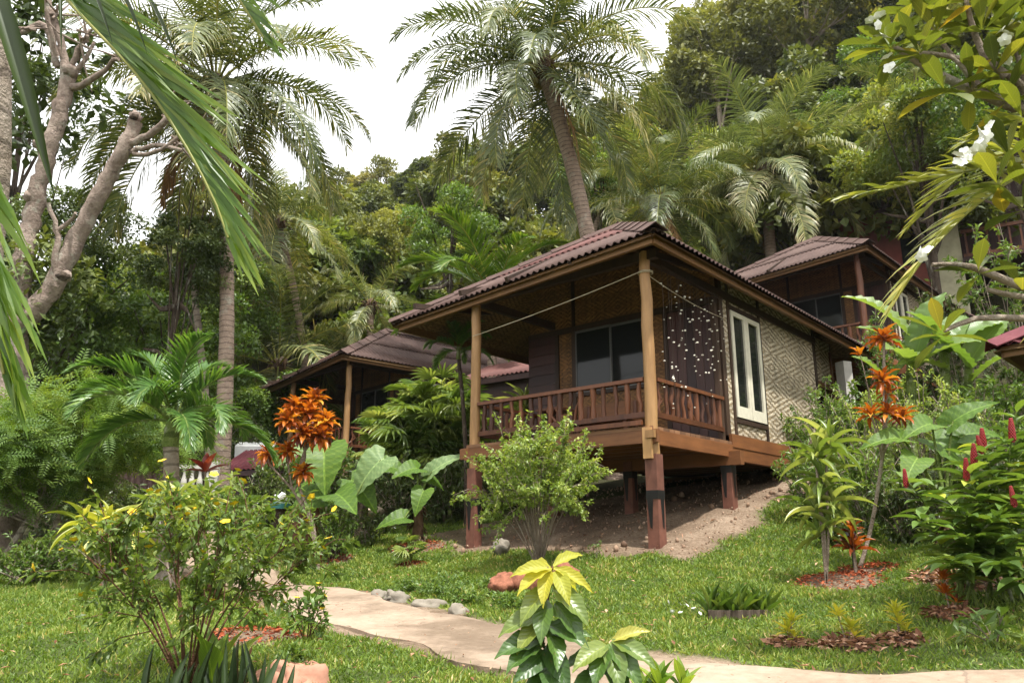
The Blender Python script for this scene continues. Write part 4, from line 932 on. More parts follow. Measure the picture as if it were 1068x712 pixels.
tree_at(95, 250, 20, 2, 44, 'dark leafy tree filling the fork of the pruned trunk')
tree_at(30, 270, 18, 2, 52, 'dark tree behind the lower forked trunk at the left edge')
tree_at(196, 275, 15.9, 4, 40, 'climbing dark foliage tree hugging the left coconut trunk')
tree_at(110, 345, 21, 3, 60, 'shaded green tree behind the short palm')
tree_at(230, 330, 23, 3, 50, 'shaded bush tree behind the left coconut trunk')
tree_at(20, 370, 19, 3, 80, 'shaded tree beyond the leaning grey trunk')
tree_at(180, 380, 20, 3, 60, 'dense shaded tree directly behind the short palm crown')
tree_at(405, 262, 34, 0, 46, 'pale domed tree above the ridge of the left bungalow'); tree_at(365, 275, 33, 1, 38, 'yellow green tree left of the pale domed tree')
tree_at(300, 440, 24, 3, 40, 'dim green tree under the eave of the left bungalow'); tree_at(250, 440, 24, 3, 45, 'dark tree between the coconut trunk and left eave')
tree_at(470, 250, 30, 3, 45, 'dark green tree behind the arching big palm leaves'); tree_at(620, 200, 30, 3, 40, 'light tree behind the central trunk'); tree_at(730, 215, 31, 3, 40, 'green tree between the two palms over the large roof')
tree_at(1030, 250, 33, 1, 55, 'green tree behind the pink house and the banana clump'); tree_at(1055, 100, 19, 3, 60, 'green tree behind the frangipani at the right edge')
# feathery tree over the left lawn
FEA = tree_meshes(41, 2.4, 1.35, .85, .5, 40, 2600, .34, .34, L_feather, B_pale, .06, SPRAY, .75)
c = G(72, 560, 11.5); tree('feathery_tree', 'feathery fine leaved green tree over the left lawn edge', tuple(c), FEA, (1.05, 1.0, 1.0), .5)
c = G(5, 560, 11.0); tree('feathery_tree', 'second feathery tree cut by the left edge behind the low hedge', tuple(c), FEA, (.9, .9, .82), 2.5)

# ------------------------------------------------------------------ palms
b = P(640, 400, 20.5); b[2] = gz(b[0], b[1]); top = P(566, 72, 20)
palm('coconut_palm', 'tall central coconut palm leaning left over the large bungalow roof', b, top, 4.7, 34, 4, (.25, .20), nuts=14, dead=1)
b = P(229, 520, 16.5); b[2] = gz(b[0], b[1]); palm('coconut_palm', 'tall left coconut palm with straight pinkish trunk', b, P(224, 92, 16.5), 4.4, 36, 12, (.19, .135), nuts=12, dead=5)
b = P(806, 300, 27); b[2] = gz(b[0], b[1]); silver = palm('coconut_palm', 'wide crowned coconut palm rising behind the upper bungalow roof', b, P(798, 182, 27), 4.6, 28, 8, (.22, .2), nuts=6, dead=2)
remat(silver, L_coco, L_silver)
b = P(690, 300, 25); b[2] = gz(b[0], b[1]); palm('coconut_palm', 'smaller coconut palm between the central palm and the wide crowned one', b, P(690, 215, 25), 3.8, 26, 15, (.2, .15), dead=1)
b = P(290, 520, 26); b[2] = gz(b[0], b[1]); palm('coconut_palm', 'low coconut palm with brown nuts behind the left bungalow eave', b, P(290, 385, 26), 4.6, 20, 21, (.16, .15), nuts=9, dead=3)
b = P(388, 400, 27); b[2] = gz(b[0], b[1]); silver = palm('coconut_palm', 'pale silvery palm above the left bungalow roof', b, P(386, 322, 27), 2.5, 14, 23, (.16, .12))
remat(silver, L_coco, L_silver)
b = P(905, 260, 30); b[2] = gz(b[0], b[1]); palm('coconut_palm', 'palm with drooping pale fronds behind the frangipani', b, P(950, 118, 24), 2.7, 20, 27, (.16, .12))
b = P(600, 260, 30); b[2] = gz(b[0], b[1]); palm('coconut_palm', 'distant palm half hidden by the central trunk', b, P(628, 205, 30), 3.4, 20, 29, (.16, .12))
b = P(335, 300, 27); b[2] = gz(b[0], b[1]); palm('coconut_palm', 'coconut palm with drooping fronds right of the left coconut trunk', b, P(290, 235, 25), 3.4, 18, 31, (.16, .12))
b = P(512, 420, 20); b[2] = gz(b[0], b[1]); palm('fresh_palm', 'broad bright green palm rising behind the left end of the large roof', b, P(515, 318, 20), 3.1, 14, 33, (.14, .12), fr=FRESH, Lbase=3.4, group=None)
b = G(178, 560, 9.3); palm('short_palm', 'short deep green palm with pale green crownshaft behind the flower bush', b, P(178, 462, 9.3), 1.35, 15, 35, (.10, .085), bark=B_pale, fr=MANILA, crownshaft=.32, Lbase=1.5, group=None)
b = G(487, 540, 13.9); palm('thin_palm', 'thin stemmed young palm between the fan palms and porch post', b, P(478, 372, 13.9), .75, 10, 37, (.045, .035), bark=B_dark, fr=MANILA, crownshaft=.15, Lbase=1.5, group=None)
# pale trunks with crowns above or behind the leaves
def bare_trunk(u0, v0, u1, v1, Y, r, label):
    b0 = G(u0, v0, Y); t = P(u1, v1, Y)-b0; o = thing('slim_tree', label, 'tree', b0); m = MB(); k = np.linspace(0, 1, 12)[:, None]
    m.tube(np.r_[[[0, 0, -.3]], k*t+np.sin(k*4)*[.06, 0, 0]], np.r_[r*1.25, np.linspace(r*1.15, r*.9, 12)], 10); m.build('trunk', B_pale, o)
    cr = MB(); R = rs(int(u0)); crown(cr, [(*(t+[0, 0, .2]+R.normal(0, .35, 3)), .5) for _ in range(10)], 2200, .16, .08, R, LEAF); cr.build('crown', L_dark, o); return o
bare_trunk(13, 575, 26, 330, 12.3, .10, 'slim pale trunk beyond the low hedge at the left edge')
bare_trunk(222, 520, 203, 290, 18, .085, 'slim grey trunk beside the left coconut palm')

# pruned frangipani-like tree at the left edge
def poly(*pts, k=1.0): return resample(np.array([P(p[0], p[1], p[2]*k) for p in pts]), .12)
pt = thing('pruned_tree', 'large pruned tree with pinkish bark and cut stubs at the left edge', 'tree', G(6, 600, 12.1)-[0, 0, .3]); o0 = np.array(pt.location)
m = MB(); R = rs(9)
def limb(r0, r1, *pts, end=True):
    q = poly(*pts, k=1.55); n = len(q); q = q+R.normal(0, .014, q.shape); rr = .92*np.linspace(r0, r1, n)*(1+R.normal(0, .035, n)); m.tube(q-o0, rr, 12)
limb(.24, .19, (2, 640, 7.8), (6, 480, 7.8), (12, 380, 7.8), (20, 300, 7.8)); limb(.18, .125, (16, 330, 7.8), (30, 240, 7.8), (46, 175, 7.7), (66, 105, 7.6), (72, 78, 7.6))
limb(.19, .12, (14, 345, 7.8), (48, 310, 7.75), (82, 245, 7.7), (108, 195, 7.6), (132, 148, 7.5), (141, 128, 7.5))
limb(.085, .05, (70, 90, 7.6), (62, 45, 7.5), (52, 10, 7.4), (40, -40, 7.3)); limb(.06, .035, (72, 82, 7.6), (82, 52, 7.5), (96, 30, 7.5)); limb(.05, .03, (74, 82, 7.6), (88, 62, 7.5), (100, 45, 7.5))
limb(.07, .035, (75, 92, 7.6), (98, 84, 7.5), (112, 70, 7.4), (124, 62, 7.3)); limb(.07, .05, (60, 70, 7.6), (48, 30, 7.6), (30, 28, 7.6), (5, 45, 7.6)); limb(.05, .03, (60, 60, 7.5), (50, 20, 7.3), (48, -20, 7.2))
limb(.075, .05, (136, 150, 7.5), (160, 138, 7.4), (175, 125, 7.3), (178, 118, 7.3)); limb(.05, .035, (138, 158, 7.5), (165, 152, 7.4), (188, 158, 7.3)); limb(.045, .028, (140, 160, 7.5), (160, 160, 7.4), (190, 140, 7.3))
limb(.065, .035, (57, 300, 7.7), (58, 262, 7.6), (60, 240, 7.6), (50, 212, 7.5)); limb(.04, .025, (60, 240, 7.6), (72, 232, 7.6), (80, 222, 7.5))
for u, v, Y, r in ((74, 74, 7.55, .13), (141, 122, 7.5, .10), (68, 288, 7.5, .09), (40, 150, 7.6, .09), (30, 205, 7.7, .08)): m.ball(P(u, v, Y*1.55)-o0, r*1.05, 0, .5, 10, 8, .5, int(u))
for k in range(26):
    u, v = [(60, 15), (90, 35), (105, 30), (122, 60), (30, 30), (185, 150), (178, 118), (85, 45)][k % 8]; q = P(u, v, 7.4*1.55)-o0; d = nrm(R.normal(0, 1, 3)+[.2, 0, .7]); e = q+d*R.uniform(.3, .9); m.tube([q-d*.15, (q+e)/2+R.normal(0, .05, 3), e], [.025, .016, .006], 5)
m.build('trunk', B_frangi, pt)
kn = MB(); kn.ball(P(66, 288, 7.30*1.55)-o0, (.10, .05, .06), 0, .5, 12, 8, .6, 3); kn.ball(P(140, 122, 7.42*1.55)-o0, (.07, .05, .05), 0, .5, 10, 8, .6, 5); kn.build('cut_scar', B_dark, pt)
lf = MB(); R = rs(10)
crown(lf, [(*(P(u, v, 12.3)-o0), r*1.5) for u, v, r in ((10, 20, .4), (40, 40, .35), (30, 90, .3), (5, 150, .4), (55, -15, .4), (90, 60, .25), (100, 110, .25), (85, 100, .2), (60, 150, .2))], 800, .24, .13, R, LEAF); lf.build('foliage', L_dark, pt)

# near palm at the left edge: its trunk and crown are outside the frame, its fronds hang into it
fp = thing('near_palm', 'near coconut palm outside the left edge with fronds hanging into view', 'palm tree', tuple(G(-75, 712, 3.2))); o0 = np.array(fp.location)
m = MB(); m.tube(np.array([G(-75, 712, 3.2)-[0, 0, .3], P(-45, 400, 3.1), P(-16, 170, 3.0), P(-14, 60, 3.0), P(-40, -200, 2.9)])-o0, [.15, .12, .098, .095, .09], 12); m.build('trunk', B_pale, fp)
def path_frond(parent, o0, pts, mats, **k):
    me = frond(path=[P(*p)-o0 for p in pts], mats=mats, **k); return inst_obj('frond', me, parent)
MF = (L_cocofg, L_palmy)
path_frond(fp, o0, [(-40, -190, 2.7), (10, -75, 2.45), (70, 0, 2.3), (140, 75, 2.25), (185, 138, 2.25), (222, 205, 2.25), (238, 248, 2.25)], MF, n=66, ll=.60, lw=.024, hang=.10, side=1, vang=78, ang=(26, 9), rr=.007, seed=61, start=.12)
path_frond(fp, o0, [(-40, -190, 2.7), (60, -110, 2.5), (150, -75, 2.4), (225, -30, 2.35), (275, 40, 2.35)], MF, n=26, ll=.42, lw=.022, hang=.3, side=-1, vang=70, ang=(30, 16), rr=.012, seed=62, start=.3)
path_frond(fp, o0, [(-40, -190, 2.7), (-66, 60, 2.5), (-38, 200, 2.45), (-12, 310, 2.4), (4, 390, 2.4)], MF, n=46, ll=.62, lw=.03, hang=.25, side=1, vang=75, ang=(22, 10), rr=.012, seed=63, start=.15)
path_frond(fp, o0, [(-40, -190, 2.7), (-50, 60, 2.2), (-40, 170, 2.1), (-22, 230, 2.1)], MF, n=16, ll=.5, lw=.04, hang=.2, side=1, vang=75, ang=(20, 10), rr=.01, seed=64, start=.3)
bl = MB(); T_ = blade(lance, 10, .18, .1, cols=3); q0 = P(-22, -60, 1.8)-o0; q1 = P(58, 192, 1.85)-o0; bl.inst(T_[0], T_[1], [q0], frames([q1-q0], (.5, -1, .3), np.linalg.norm(q1-q0), .05), .05, 0, True); bl.build('leaflet', [L_dark, L_dark], fp)
bl = MB()
for a, b_ in (((62, -30), (64, 48)), ((92, -20), (118, 40)), ((120, -20), (155, 50)), ((150, -10), (188, 62))):
    q0 = P(*a, 2.2)-o0; q1 = P(*b_, 2.15)-o0; bl.inst(T_[0], T_[1], [q0], frames([q1-q0], (.5, -1, .3), np.linalg.norm(q1-q0), .012), .1, 0, True)
bl.build('leaflet_tips', [L_dark, L_dark], fp)

# palm beyond the right edge with sunlit fronds
rp = thing('side_palm', 'yellowish palm at the right edge with fronds pointing left', 'palm tree', tuple(G(1180, 690, 5.0))); o0 = np.array(rp.location)
m = MB(); m.tube(np.array([G(1180, 690, 5)-[0, 0, .3], P(1172, 400, 5), P(1165, 160, 5)])-o0, [.12, .1, .09], 12); m.build('trunk', B_pale, rp)
RF = (L_palmy, L_palmy)
for k, (pts, ll, sd) in enumerate(([[(1165, 150, 5), (1090, 165, 4.8), (1010, 178, 4.6), (930, 196, 4.5), (885, 205, 4.5)], .42, None], [[(1165, 150, 5), (1100, 165, 4.8), (1030, 205, 4.6), (970, 262, 4.5), (930, 320, 4.5)], .5, None],
                               [[(1165, 150, 5), (1110, 130, 4.9), (1060, 128, 4.9), (1005, 150, 4.9)], .38, None], [[(1165, 150, 5), (1110, 150, 5.4), (1020, 170, 5.8), (950, 235, 6)], .5, None], [[(1165, 150, 5), (1140, 220, 4.6), (1105, 350, 4.5), (1085, 500, 4.5)], .4, None])):
    path_frond(rp, o0, pts, RF, n=34, ll=ll, lw=.026, hang=.22, vang=35, ang=(48, 14), rr=.010, seed=70+k, start=.15, yellow=-.05)

# frangipani at the upper right
pl = thing('frangipani', 'frangipani branches with long leaves and white flowers at the upper right', 'tree', tuple(G(1150, 700, 4.6))); o0 = np.array(pl.location)
m = MB(); R = rs(14)
limb2 = lambda r0, r1, *pts: m.tube(poly(*pts)-o0, np.linspace(r0, r1, len(poly(*pts))), 8)
m.tube(np.array([G(1150, 700, 4.6)-[0, 0, .3], P(1150, 450, 4.5), P(1120, 220, 4.5), P(1085, 122, 4.5)])-o0, [.11, .09, .07, .045], 10)
limb2(.045, .014, (1085, 122, 4.5), (1050, 108, 4.5), (1000, 88, 4.45), (962, 68, 4.4), (932, 48, 4.4)); limb2(.03, .012, (1078, 118, 4.5), (1066, 90, 4.4), (1035, 70, 4.4), (985, 58, 4.35), (960, 55, 4.3))
limb2(.028, .012, (1050, 80, 4.4), (1025, 55, 4.4), (1012, 20, 4.4), (1006, -8, 4.4)); limb2(.02, .010, (1030, 98, 4.45), (1000, 66, 4.5), (978, 38, 4.5), (962, 12, 4.5)); limb2(.02, .012, (1075, 110, 4.5), (1062, 60, 4.4), (1050, 30, 4.4)); limb2(.016, .01, (1018, 96, 4.45), (1004, 70, 4.3), (990, 58, 4.3))
limb2(.035, .012, (1120, 310, 4.5), (1068, 300, 4.4), (1025, 282, 4.35), (1000, 276, 4.3), (972, 276, 4.3)); limb2(.03, .014, (1120, 310, 4.5), (1068, 310, 4.4), (1030, 302, 4.4)); limb2(.03, .012, (1130, 335, 4.5), (1068, 332, 4.4), (1018, 332, 4.35), (985, 345, 4.3)); limb2(.03, .02, (1085, 122, 4.5), (1090, 60, 4.5), (1085, 0, 4.5))
m.build('branches', B_twig, pl)
fw = flower_mesh(F_white)
def ros(u, v, Y, n, ln, wd, dirs=None, el=(70, -30)):
    lf = MB(); rosette(lf, P(u, v, Y)-o0, n, ln, wd, BL_OB, R, el, rn=(.45, .22)); lf.build('leaf_tuft', L_plum, pl)
for a in ((928, 46, 4.4, 13, .25, .075), (960, 10, 4.5, 9, .24, .08), (1006, -2, 4.4, 8, .26, .085), (1050, 28, 4.4, 9, .26, .085), (985, 92, 4.35, 4, .26, .08), (1085, 5, 4.5, 8, .26, .09), (958, 54, 4.3, 6, .22, .06), (1066, 120, 4.3, 6, .25, .08), (1040, 190, 4.3, 6, .25, .08), (1020, 282, 4.3, 4, .22, .07), (982, 346, 4.3, 6, .2, .06), (1012, 92, 4.4, 5, .24, .075), (1038, 72, 4.35, 6, .24, .08), (1062, 58, 4.4, 6, .25, .08), (976, 32, 4.45, 6, .22, .07), (1024, 30, 4.4, 7, .24, .08), (1070, 30, 4.5, 7, .26, .085), (1052, 160, 4.35, 6, .25, .08), (1066, 215, 4.4, 6, .25, .08), (1048, 102, 4.4, 5, .25, .08), (1066, 300, 4.4, 4, .22, .07)): ros(a[0], a[1], a[2], int(a[3]*1.4), a[4]*1.25, a[5]*1.15)
for u, v, Y, n in ((916, 22, 4.3, 3), (924, 34, 4.3, 2), (1022, 150, 4.2, 6), (1004, 162, 4.2, 4), (1032, 138, 4.2, 2), (1046, 38, 4.2, 3), (960, 272, 4.2, 3), (1052, 60, 4.3, 2), (930, 62, 4.3, 2)):
    for k in range(n): inst_obj('flower', fw, pl, P(u+R.normal(0, 5), v+R.normal(0, 5), Y)-o0, (R.normal(0, .6)+.9, R.normal(0, .6), R.uniform(0, 6)), .045*R.uniform(.8, 1.2))
# ------------------------------------------------------------------ garden plants one by one
L_flow = leafmat('bush_leaf', [(.0, (.034, .065, .012)), (.5, (.072, .125, .026)), (1., (.15, .20, .05))], .45, .38, .35, .1)
def top_h(u, v, Y, base): return P(u, v, Y)[2]-base[2]
def sh(name, label, u, vb, Y, vt, rpx, **k):
    b = G(u, vb, Y); b[2] -= .02; return shrub(name, label, b, top_h(u, vt, Y, b), rpx/800*Y*.97, k.pop('nst', 10), k.pop('lm'), **k)
sh('yellow_flower_bush', 'loose bush with yellow flowers in the left foreground', 195, 712, 4.3, 500, 135, nst=17, lm=L_flow, leaf=(.062, .025), nl=4200, stem=B_red, sr=.007, seed=3, twigs=9, tw=.42, low=.35, flowers=F_yell, nf=60, fs=.024, dome=.6, droop=.3)
sh('yellow_flower_bush', 'small low yellow flowered bush beside the path', 320, 668, 5.6, 612, 30, nst=6, lm=L_mid, leaf=(.075, .032), nl=240, stem=B_red, sr=.006, seed=4, flowers=F_yell, nf=6, fs=.026)
sh('porch_shrub', 'pale green bush with thin trunk in front of the porch railing', 562, 572, 9.75, 432, 74, nst=26, lm=L_light, leaf=(.058, .03), nl=12500, stem=B_twig, sr=.009, seed=5, twigs=10, tw=.46, low=.45, dome=.85, up=.05, droop=.1, lean=(.05, -.1), per_tip=.8)
sh('low_hedge', 'low green hedge along the far left lawn edge', 30, 608, 10, 566, 60, nst=24, lm=L_mid, leaf=(.06, .03), nl=3500, seed=6, twigs=6, flowers=F_yell, nf=4, fs=.03)
sh('low_hedge', 'low shrub right of the hedge near the striped plant', 118, 600, 10, 570, 42, nst=14, lm=L_mid, leaf=(.06, .03), nl=1800, seed=7)
sh('round_shrub', 'small dense shrub on red mulch beside the orange croton', 347, 582, 11.7, 520, 30, nst=12, lm=L_mid, leaf=(.06, .03), nl=1400, seed=8, stem=B_dark, low=.15)
sh('dark_shrub', 'low dark shrub under the elephant ear leaves', 382, 560, 12.6, 528, 30, nst=10, lm=L_dark, leaf=(.09, .04), nl=900, seed=9, low=.1)
sh('hedge', 'dark clipped hedge behind the wicker basket', 275, 540, 14.5, 490, 38, nst=20, lm=L_dark, leaf=(.08, .04), nl=3500, seed=10, low=.1)
sh('sprig', 'tiny weed growing on the bare earth under the porch', 623, 575, 9.7, 560, 9, nst=5, lm=L_mid, leaf=(.04, .02), nl=60, seed=11, sr=.003)
# masses of separate shrubs on the right bank and beside the houses
bank = [(860, 455, 11.6, 392, 40, L_mid, 'leafy shrub against the rear corner of the woven wall'), (905, 470, 10.6, 400, 45, L_light, 'fine pale shrub behind the tall orange rosettes'), (960, 470, 10.4, 385, 48, L_light, 'fine pale shrub under the banana leaves'), (1010, 460, 10.0, 392, 45, L_light, 'fine pale shrub below the maroon eave'),
        (850, 530, 10.6, 462, 40, L_mid, 'green shrub behind the corn plant'), (905, 535, 9.6, 455, 46, L_mid, 'green shrub behind the curved orange stem'), (945, 560, 9.0, 500, 36, L_dark, 'dark shrub left of the red spiked bush'), (1050, 470, 9.8, 400, 45, L_mid, 'green shrub at the right edge under the maroon roof'),
        (985, 545, 8.7, 470, 46, L_dark, 'dark shrub behind the red spikes'), (830, 475, 13.6, 430, 26, L_mid, 'small shrub at the back of the bare slope'), (880, 580, 9.3, 545, 26, L_dark, 'low dark plant beyond the solar lamp'), (1062, 560, 8.4, 470, 50, L_dark, 'dark shrub at the right edge behind the red spikes'), (1055, 520, 9.2, 425, 46, L_mid, 'green shrub filling the right edge above the red spikes')]
for k, (u, vb, Y, vt, r, lm, lab) in enumerate(bank):
    sh('bank_shrub', lab, u, vb, Y, vt, r, nst=18, lm=lm, leaf=(.075, .03) if lm is not L_light else (.06, .022), nl=2600, seed=40+k, twigs=7, low=.08, group='shrubs on the right bank', dome=.7)
back = [(418, 545, 15.3, 478, 50, L_dark, 'dark undergrowth bush below the fan palms'), (465, 540, 14.4, 485, 44, L_dark, 'dark bush left of the left porch post'), (520, 520, 15.5, 455, 42, L_mid, 'green bush behind the left porch post'), (300, 520, 17, 470, 40, L_mid, 'green bush behind the orange croton'),
        (150, 560, 15, 505, 50, L_dark, 'dark bush behind the striped plants'), (220, 560, 13.5, 515, 44, L_mid, 'green bush left of the coconut trunk foot'), (60, 575, 15.5, 520, 60, L_dark, 'dark bush beneath the feathery tree'), (420, 500, 19, 450, 40, L_dark, 'dark bush under the left bungalow floor'),
        (340, 510, 19, 462, 40, L_mid, 'green bush before the left bungalow posts'), (250, 500, 19.5, 440, 45, L_dark, 'dark bush beyond the maroon shed'), (200, 480, 19, 400, 60, L_dark, 'tall dark bush behind the balustrade'), (140, 470, 19, 400, 60, L_mid, 'tall green bush behind the short palm trunk'), (75, 470, 20, 390, 70, L_dark, 'tall dark bush behind the feathery tree')]
for k, (u, vb, Y, vt, r, lm, lab) in enumerate(back):
    sh('bush', lab, u, vb, Y, vt, r, nst=18, lm=lm, leaf=(.13, .055), nl=2200, seed=60+k, twigs=7, low=.08, group='bushes between the houses', dome=.6)

for k, (u, v, Y, w, lab) in enumerate([(452, 622, 8.2, 26, 'weed tuft on the grass bank above the large path stone'), (488, 628, 7.7, 26, 'weed tuft on the bank left of the sapling'), (505, 610, 8.4, 22, 'weed tuft on the bank below the laterite rocks'), (470, 605, 8.9, 22, 'weed tuft high on the grass bank'), (528, 640, 7.2, 20, 'weed tuft at the path edge behind the sapling'), (425, 612, 8.6, 20, 'weed tuft at the left end of the grass bank'), (300, 690, 4.5, 26, 'weed tuft beside the pink stones'), (1010, 600, 7.0, 24, 'weed tuft under the red spiked bush')]):
    b = G(u, v, Y); shrub('weed_tuft', lab, b, .13, w/800*Y, 9, L_mid, (.05, .022), 420, seed=120+k, stem=B_green, sr=.003, low=.05, group='weed tufts along the bank')
# ---- fan palms (lady palm clump)
ft = np.linspace(-1.35, 1.35, 9); fv = []; ff = []
S_ = blade(lambda t: max(.03, min(1, t*5+.4)*(1-t**4)), 4, .35, .25)
for k, a in enumerate(ft):
    d = np.array([math.cos(a), math.sin(a), .0]); A = frames([d], ln=.72+.28*math.cos(a*.8), wd=.105)[0]; fv.append(S_[0]@A); ff.append(S_[1]+k*len(S_[0]))
FAN = (np.concatenate(fv), np.concatenate(ff))
def fan_palm(name, label, base, h, rad, nst, nf, flen, seed, lm=L_corn, group=None):
    R = rs(seed); o = thing(name, label, 'palm', base, 0, group); st = MB(); lf = MB()
    for k in range(nst):
        az = k*2.4; q = math.sqrt((k+.5)/nst); hh = h*(1-.4*q*q)*R.uniform(.7, 1); e = np.array([math.cos(az)*rad*q, math.sin(az)*rad*q, hh]); t = np.linspace(0, 1, 6)[:, None]
        pts = e*t*[.4, .4, 1]+e*[.6, .6, 0]*t**2; st.tube(pts, .016, 6)
        for j in range(nf):
            s = R.uniform(.3, 1.0); p = pts[min(4, int(s*5))]*(1-(s*5) % 1)+pts[min(5, int(s*5)+1)]*((s*5) % 1); a = R.uniform(0, 6.28); el = R.uniform(-.1, 1.1)*(.5+.5*s); d = np.array([math.cos(a)*math.cos(el), math.sin(a)*math.cos(el), math.sin(el)])
            j2 = p+d*flen*R.uniform(.5, .9); st.tube([p, (p+j2)/2+[0, 0, .03], j2], .006, 4); d2 = nrm(d-[0, 0, .35]); l = flen*R.uniform(.8, 1.15)
            lf.inst(FAN[0], FAN[1], [j2], frames([d2], nrm(np.array([0, 0, 1.])+R.normal(0, .3, 3)), l, l), np.clip(R.normal(.4, .2), 0, 1), 0, True)
    st.build('stems', B_green, o); lf.build('fan_leaves', lm, o); return o
b = G(445, 545, 16.0); fan_palm('fan_palm_clump', 'large clump of bright fan palms left of the porch post', b, top_h(440, 382, 16.0, b), 1.05, 26, 17, .48, 5)
b = G(408, 540, 16.6); fan_palm('fan_palm_clump', 'lower fan palms in front of the left bungalow', b, top_h(405, 440, 16.6, b), .6, 10, 10, .38, 6)
b = G(428, 596, 11.0); fan_palm('umbrella_sedge', 'small spiky umbrella plant on mulch in the lawn', b, .42, .10, 3, 7, .17, 7, L_corn)

# ---- elephant ears
def eb(u, v, Y): return P(u, v, Y)
B0 = G(345, 560, 12.1)
elephant_ear('elephant_ear', 'huge leaved elephant ear plant behind the orange croton', B0, [(eb(338, 474, 12.0), (.15, -.55, -.75), 0.66, 0.64, 0), (eb(392, 484, 12.2), (-.75, -.3, -.75), 0.67, 0.56, 1), (eb(330, 520, 12), (-.95, -.3, -.25), 0.57, 0.51, 0), (eb(352, 515, 11.8), (.5, -.7, -.15), 0.61, 0.53, 0), (eb(318, 505, 12.4), (-.6, .2, -.2), 0.61, 0.51, 0), (eb(405, 486, 12.6), (.9, .1, -.1), 0.49, 0.38, 0), (eb(314, 466, 12.6), (-.6, -.3, -.3), 0.49, 0.42, 1), (eb(372, 505, 12.3), (.6, -.2, -.5), 0.57, 0.47, 0)], [L_big, L_bigpale])
B1 = G(434, 576, 12.3)
elephant_ear('elephant_ear', 'small elephant ear on a shaggy trunk in red mulch', B1, [(eb(432, 488, 12.2), (-.7, -.6, -.1), 0.41, 0.36, 0), (eb(455, 488, 12.3), (.65, -.1, .55), 0.57, 0.29, 1), (eb(418, 540, 12), (-.9, -.4, -.1), 0.41, 0.31, 0), (eb(440, 515, 12.1), (-.3, -.6, -.8), 0.37, 0.31, 0), (eb(448, 500, 12.4), (.8, .3, -.2), 0.33, 0.26, 0)], [L_big, L_bigpale], (.085, .62))
B2 = G(990, 560, 8.0)
elephant_ear('big_leaf_plant', 'glossy broad leaved plant behind the red spiked bush', B2, [(eb(968, 442, 8), (-.6, -.35, -.1), .42, .26, 0), (eb(1000, 435, 8), (.55, -.3, .45), .46, .24, 0), (eb(935, 456, 7.9), (-.9, -.3, .02), .44, .24, 0), (eb(955, 480, 7.8), (-.6, -.6, -.4), .38, .27, 0), (eb(985, 465, 8.1), (.4, -.5, -.5), .5, .4, 0), (eb(1012, 452, 8.1), (.8, 0, .2), .45, .3, 0)], [L_big, L_bigpale], (.05, .4))
# tree fern like dark trunk by the steps
q = G(376, 552, 13.4); s = MB(); o = thing('mossy_trunk', 'dark mossy trunk stump behind the elephant ear', 'tree', q); s.tube([(0, 0, -.2), (.02, 0, .4), (0, 0, .95)], [.13, .10, .09], 9); s.build('trunk', B_dark, o)
lf = MB(); crown(lf, [(0, 0, 1.0, .3), (.15, 0, 1.15, .25)], 300, .14, .06, rs(3), LEAF); lf.build('crown', L_dark, o)

ROS = blade(lambda t: max(.03, math.sin(PI*t**.85)**.75), 6, .45, .25, .05, cols=3)
# ---- orange croton (left) and tall orange rosettes (right)
def rosette_plant(name, label, base, stems, lm, stem=B_twig, tm=None, cat='plant', group=None, seed=0, rn=(.5, .22)):
    """stems: (list of 3D points, leaves, length, width, elevations)"""
    R = rs(seed); tm = tm or ROS; o = thing(name, label, cat, base, 0, group); m = MB(); base = np.array(base)
    for pts, r, n, ln, wd, el in stems:
        q = resample(np.array(pts), .08)-base; m.tube(q, np.linspace(r, r*.6, len(q)), 7, 0, R.uniform())
    m.build('stems', stem, o)
    for pts, r, n, ln, wd, el in stems:
        if n: lf = MB(); rosette(lf, np.array(pts[-1])-base, n, ln, wd, tm, R, el, rn=rn); lf.build('leaf_rosette', lm, o)
    return o
B = G(333, 585, 11.2); K = lambda u, v, Y: P(u, v, Y)
st = [([B, K(326, 545, 11.2), K(312, 505, 11.2), K(318, 470, 11.1), K(u, v, Y)], .028, 36, .24, .08, (85, -50)) for u, v, Y in ((300, 438, 11.1), (322, 430, 11.2), (340, 440, 11.1), (316, 452, 10.95), (328, 416, 11.3), (308, 424, 11.2), (334, 455, 11.0))]
st += [([B, K(322, 540, 11.2), K(306, 512, 11.2), K(u, v + 10, Y), K(u, v, Y)], .022, 30, .22, .07, (85, -50)) for u, v, Y in ((280, 472, 11.1), (300, 470, 11.2), (316, 492, 11.1))]
rosette_plant('orange_croton', 'vivid orange leaved plant with bunched rosettes left of the path', B, st, L_orange, seed=2, rn=(.5, .3))
B = G(896, 598, 8.1)
st = [([B, K(906, 560, 8.1), K(914, 520, 8.1), K(921, 470, 8.1), K(923, 440, 8.1), K(922, 400, 8.1), K(922, 354, 8.1)], .022, 26, .21, .05, (80, -20)), ([K(921, 470, 8.1), K(922, 430, 8.0), K(921, 396, 8.0)], .014, 22, .19, .045, (80, -40)), ([K(922, 440, 8.1), K(926, 410, 8.05)], .012, 14, .15, .04, (80, -50)),
      ([K(920, 480, 8.1), K(914, 450, 8.0), K(908, 432, 8.0)], .012, 16, .18, .045, (75, -30)), ([K(920, 470, 8.1), K(924, 445, 8.0), K(926, 430, 7.95)], .012, 18, .18, .05, (75, -30)), ([K(921, 475, 8.1), K(932, 450, 8.1), K(941, 434, 8.1)], .012, 18, .18, .045, (75, -30)), ([K(921, 470, 8.1), K(902, 390, 8.2), K(897, 370, 8.2)], .008, 7, .14, .035, (85, 20))]
rosette_plant('orange_cordyline', 'tall thin stemmed plant with burnt orange rosettes on the right lawn', B, st, L_orange, seed=3, rn=(.4, .28))
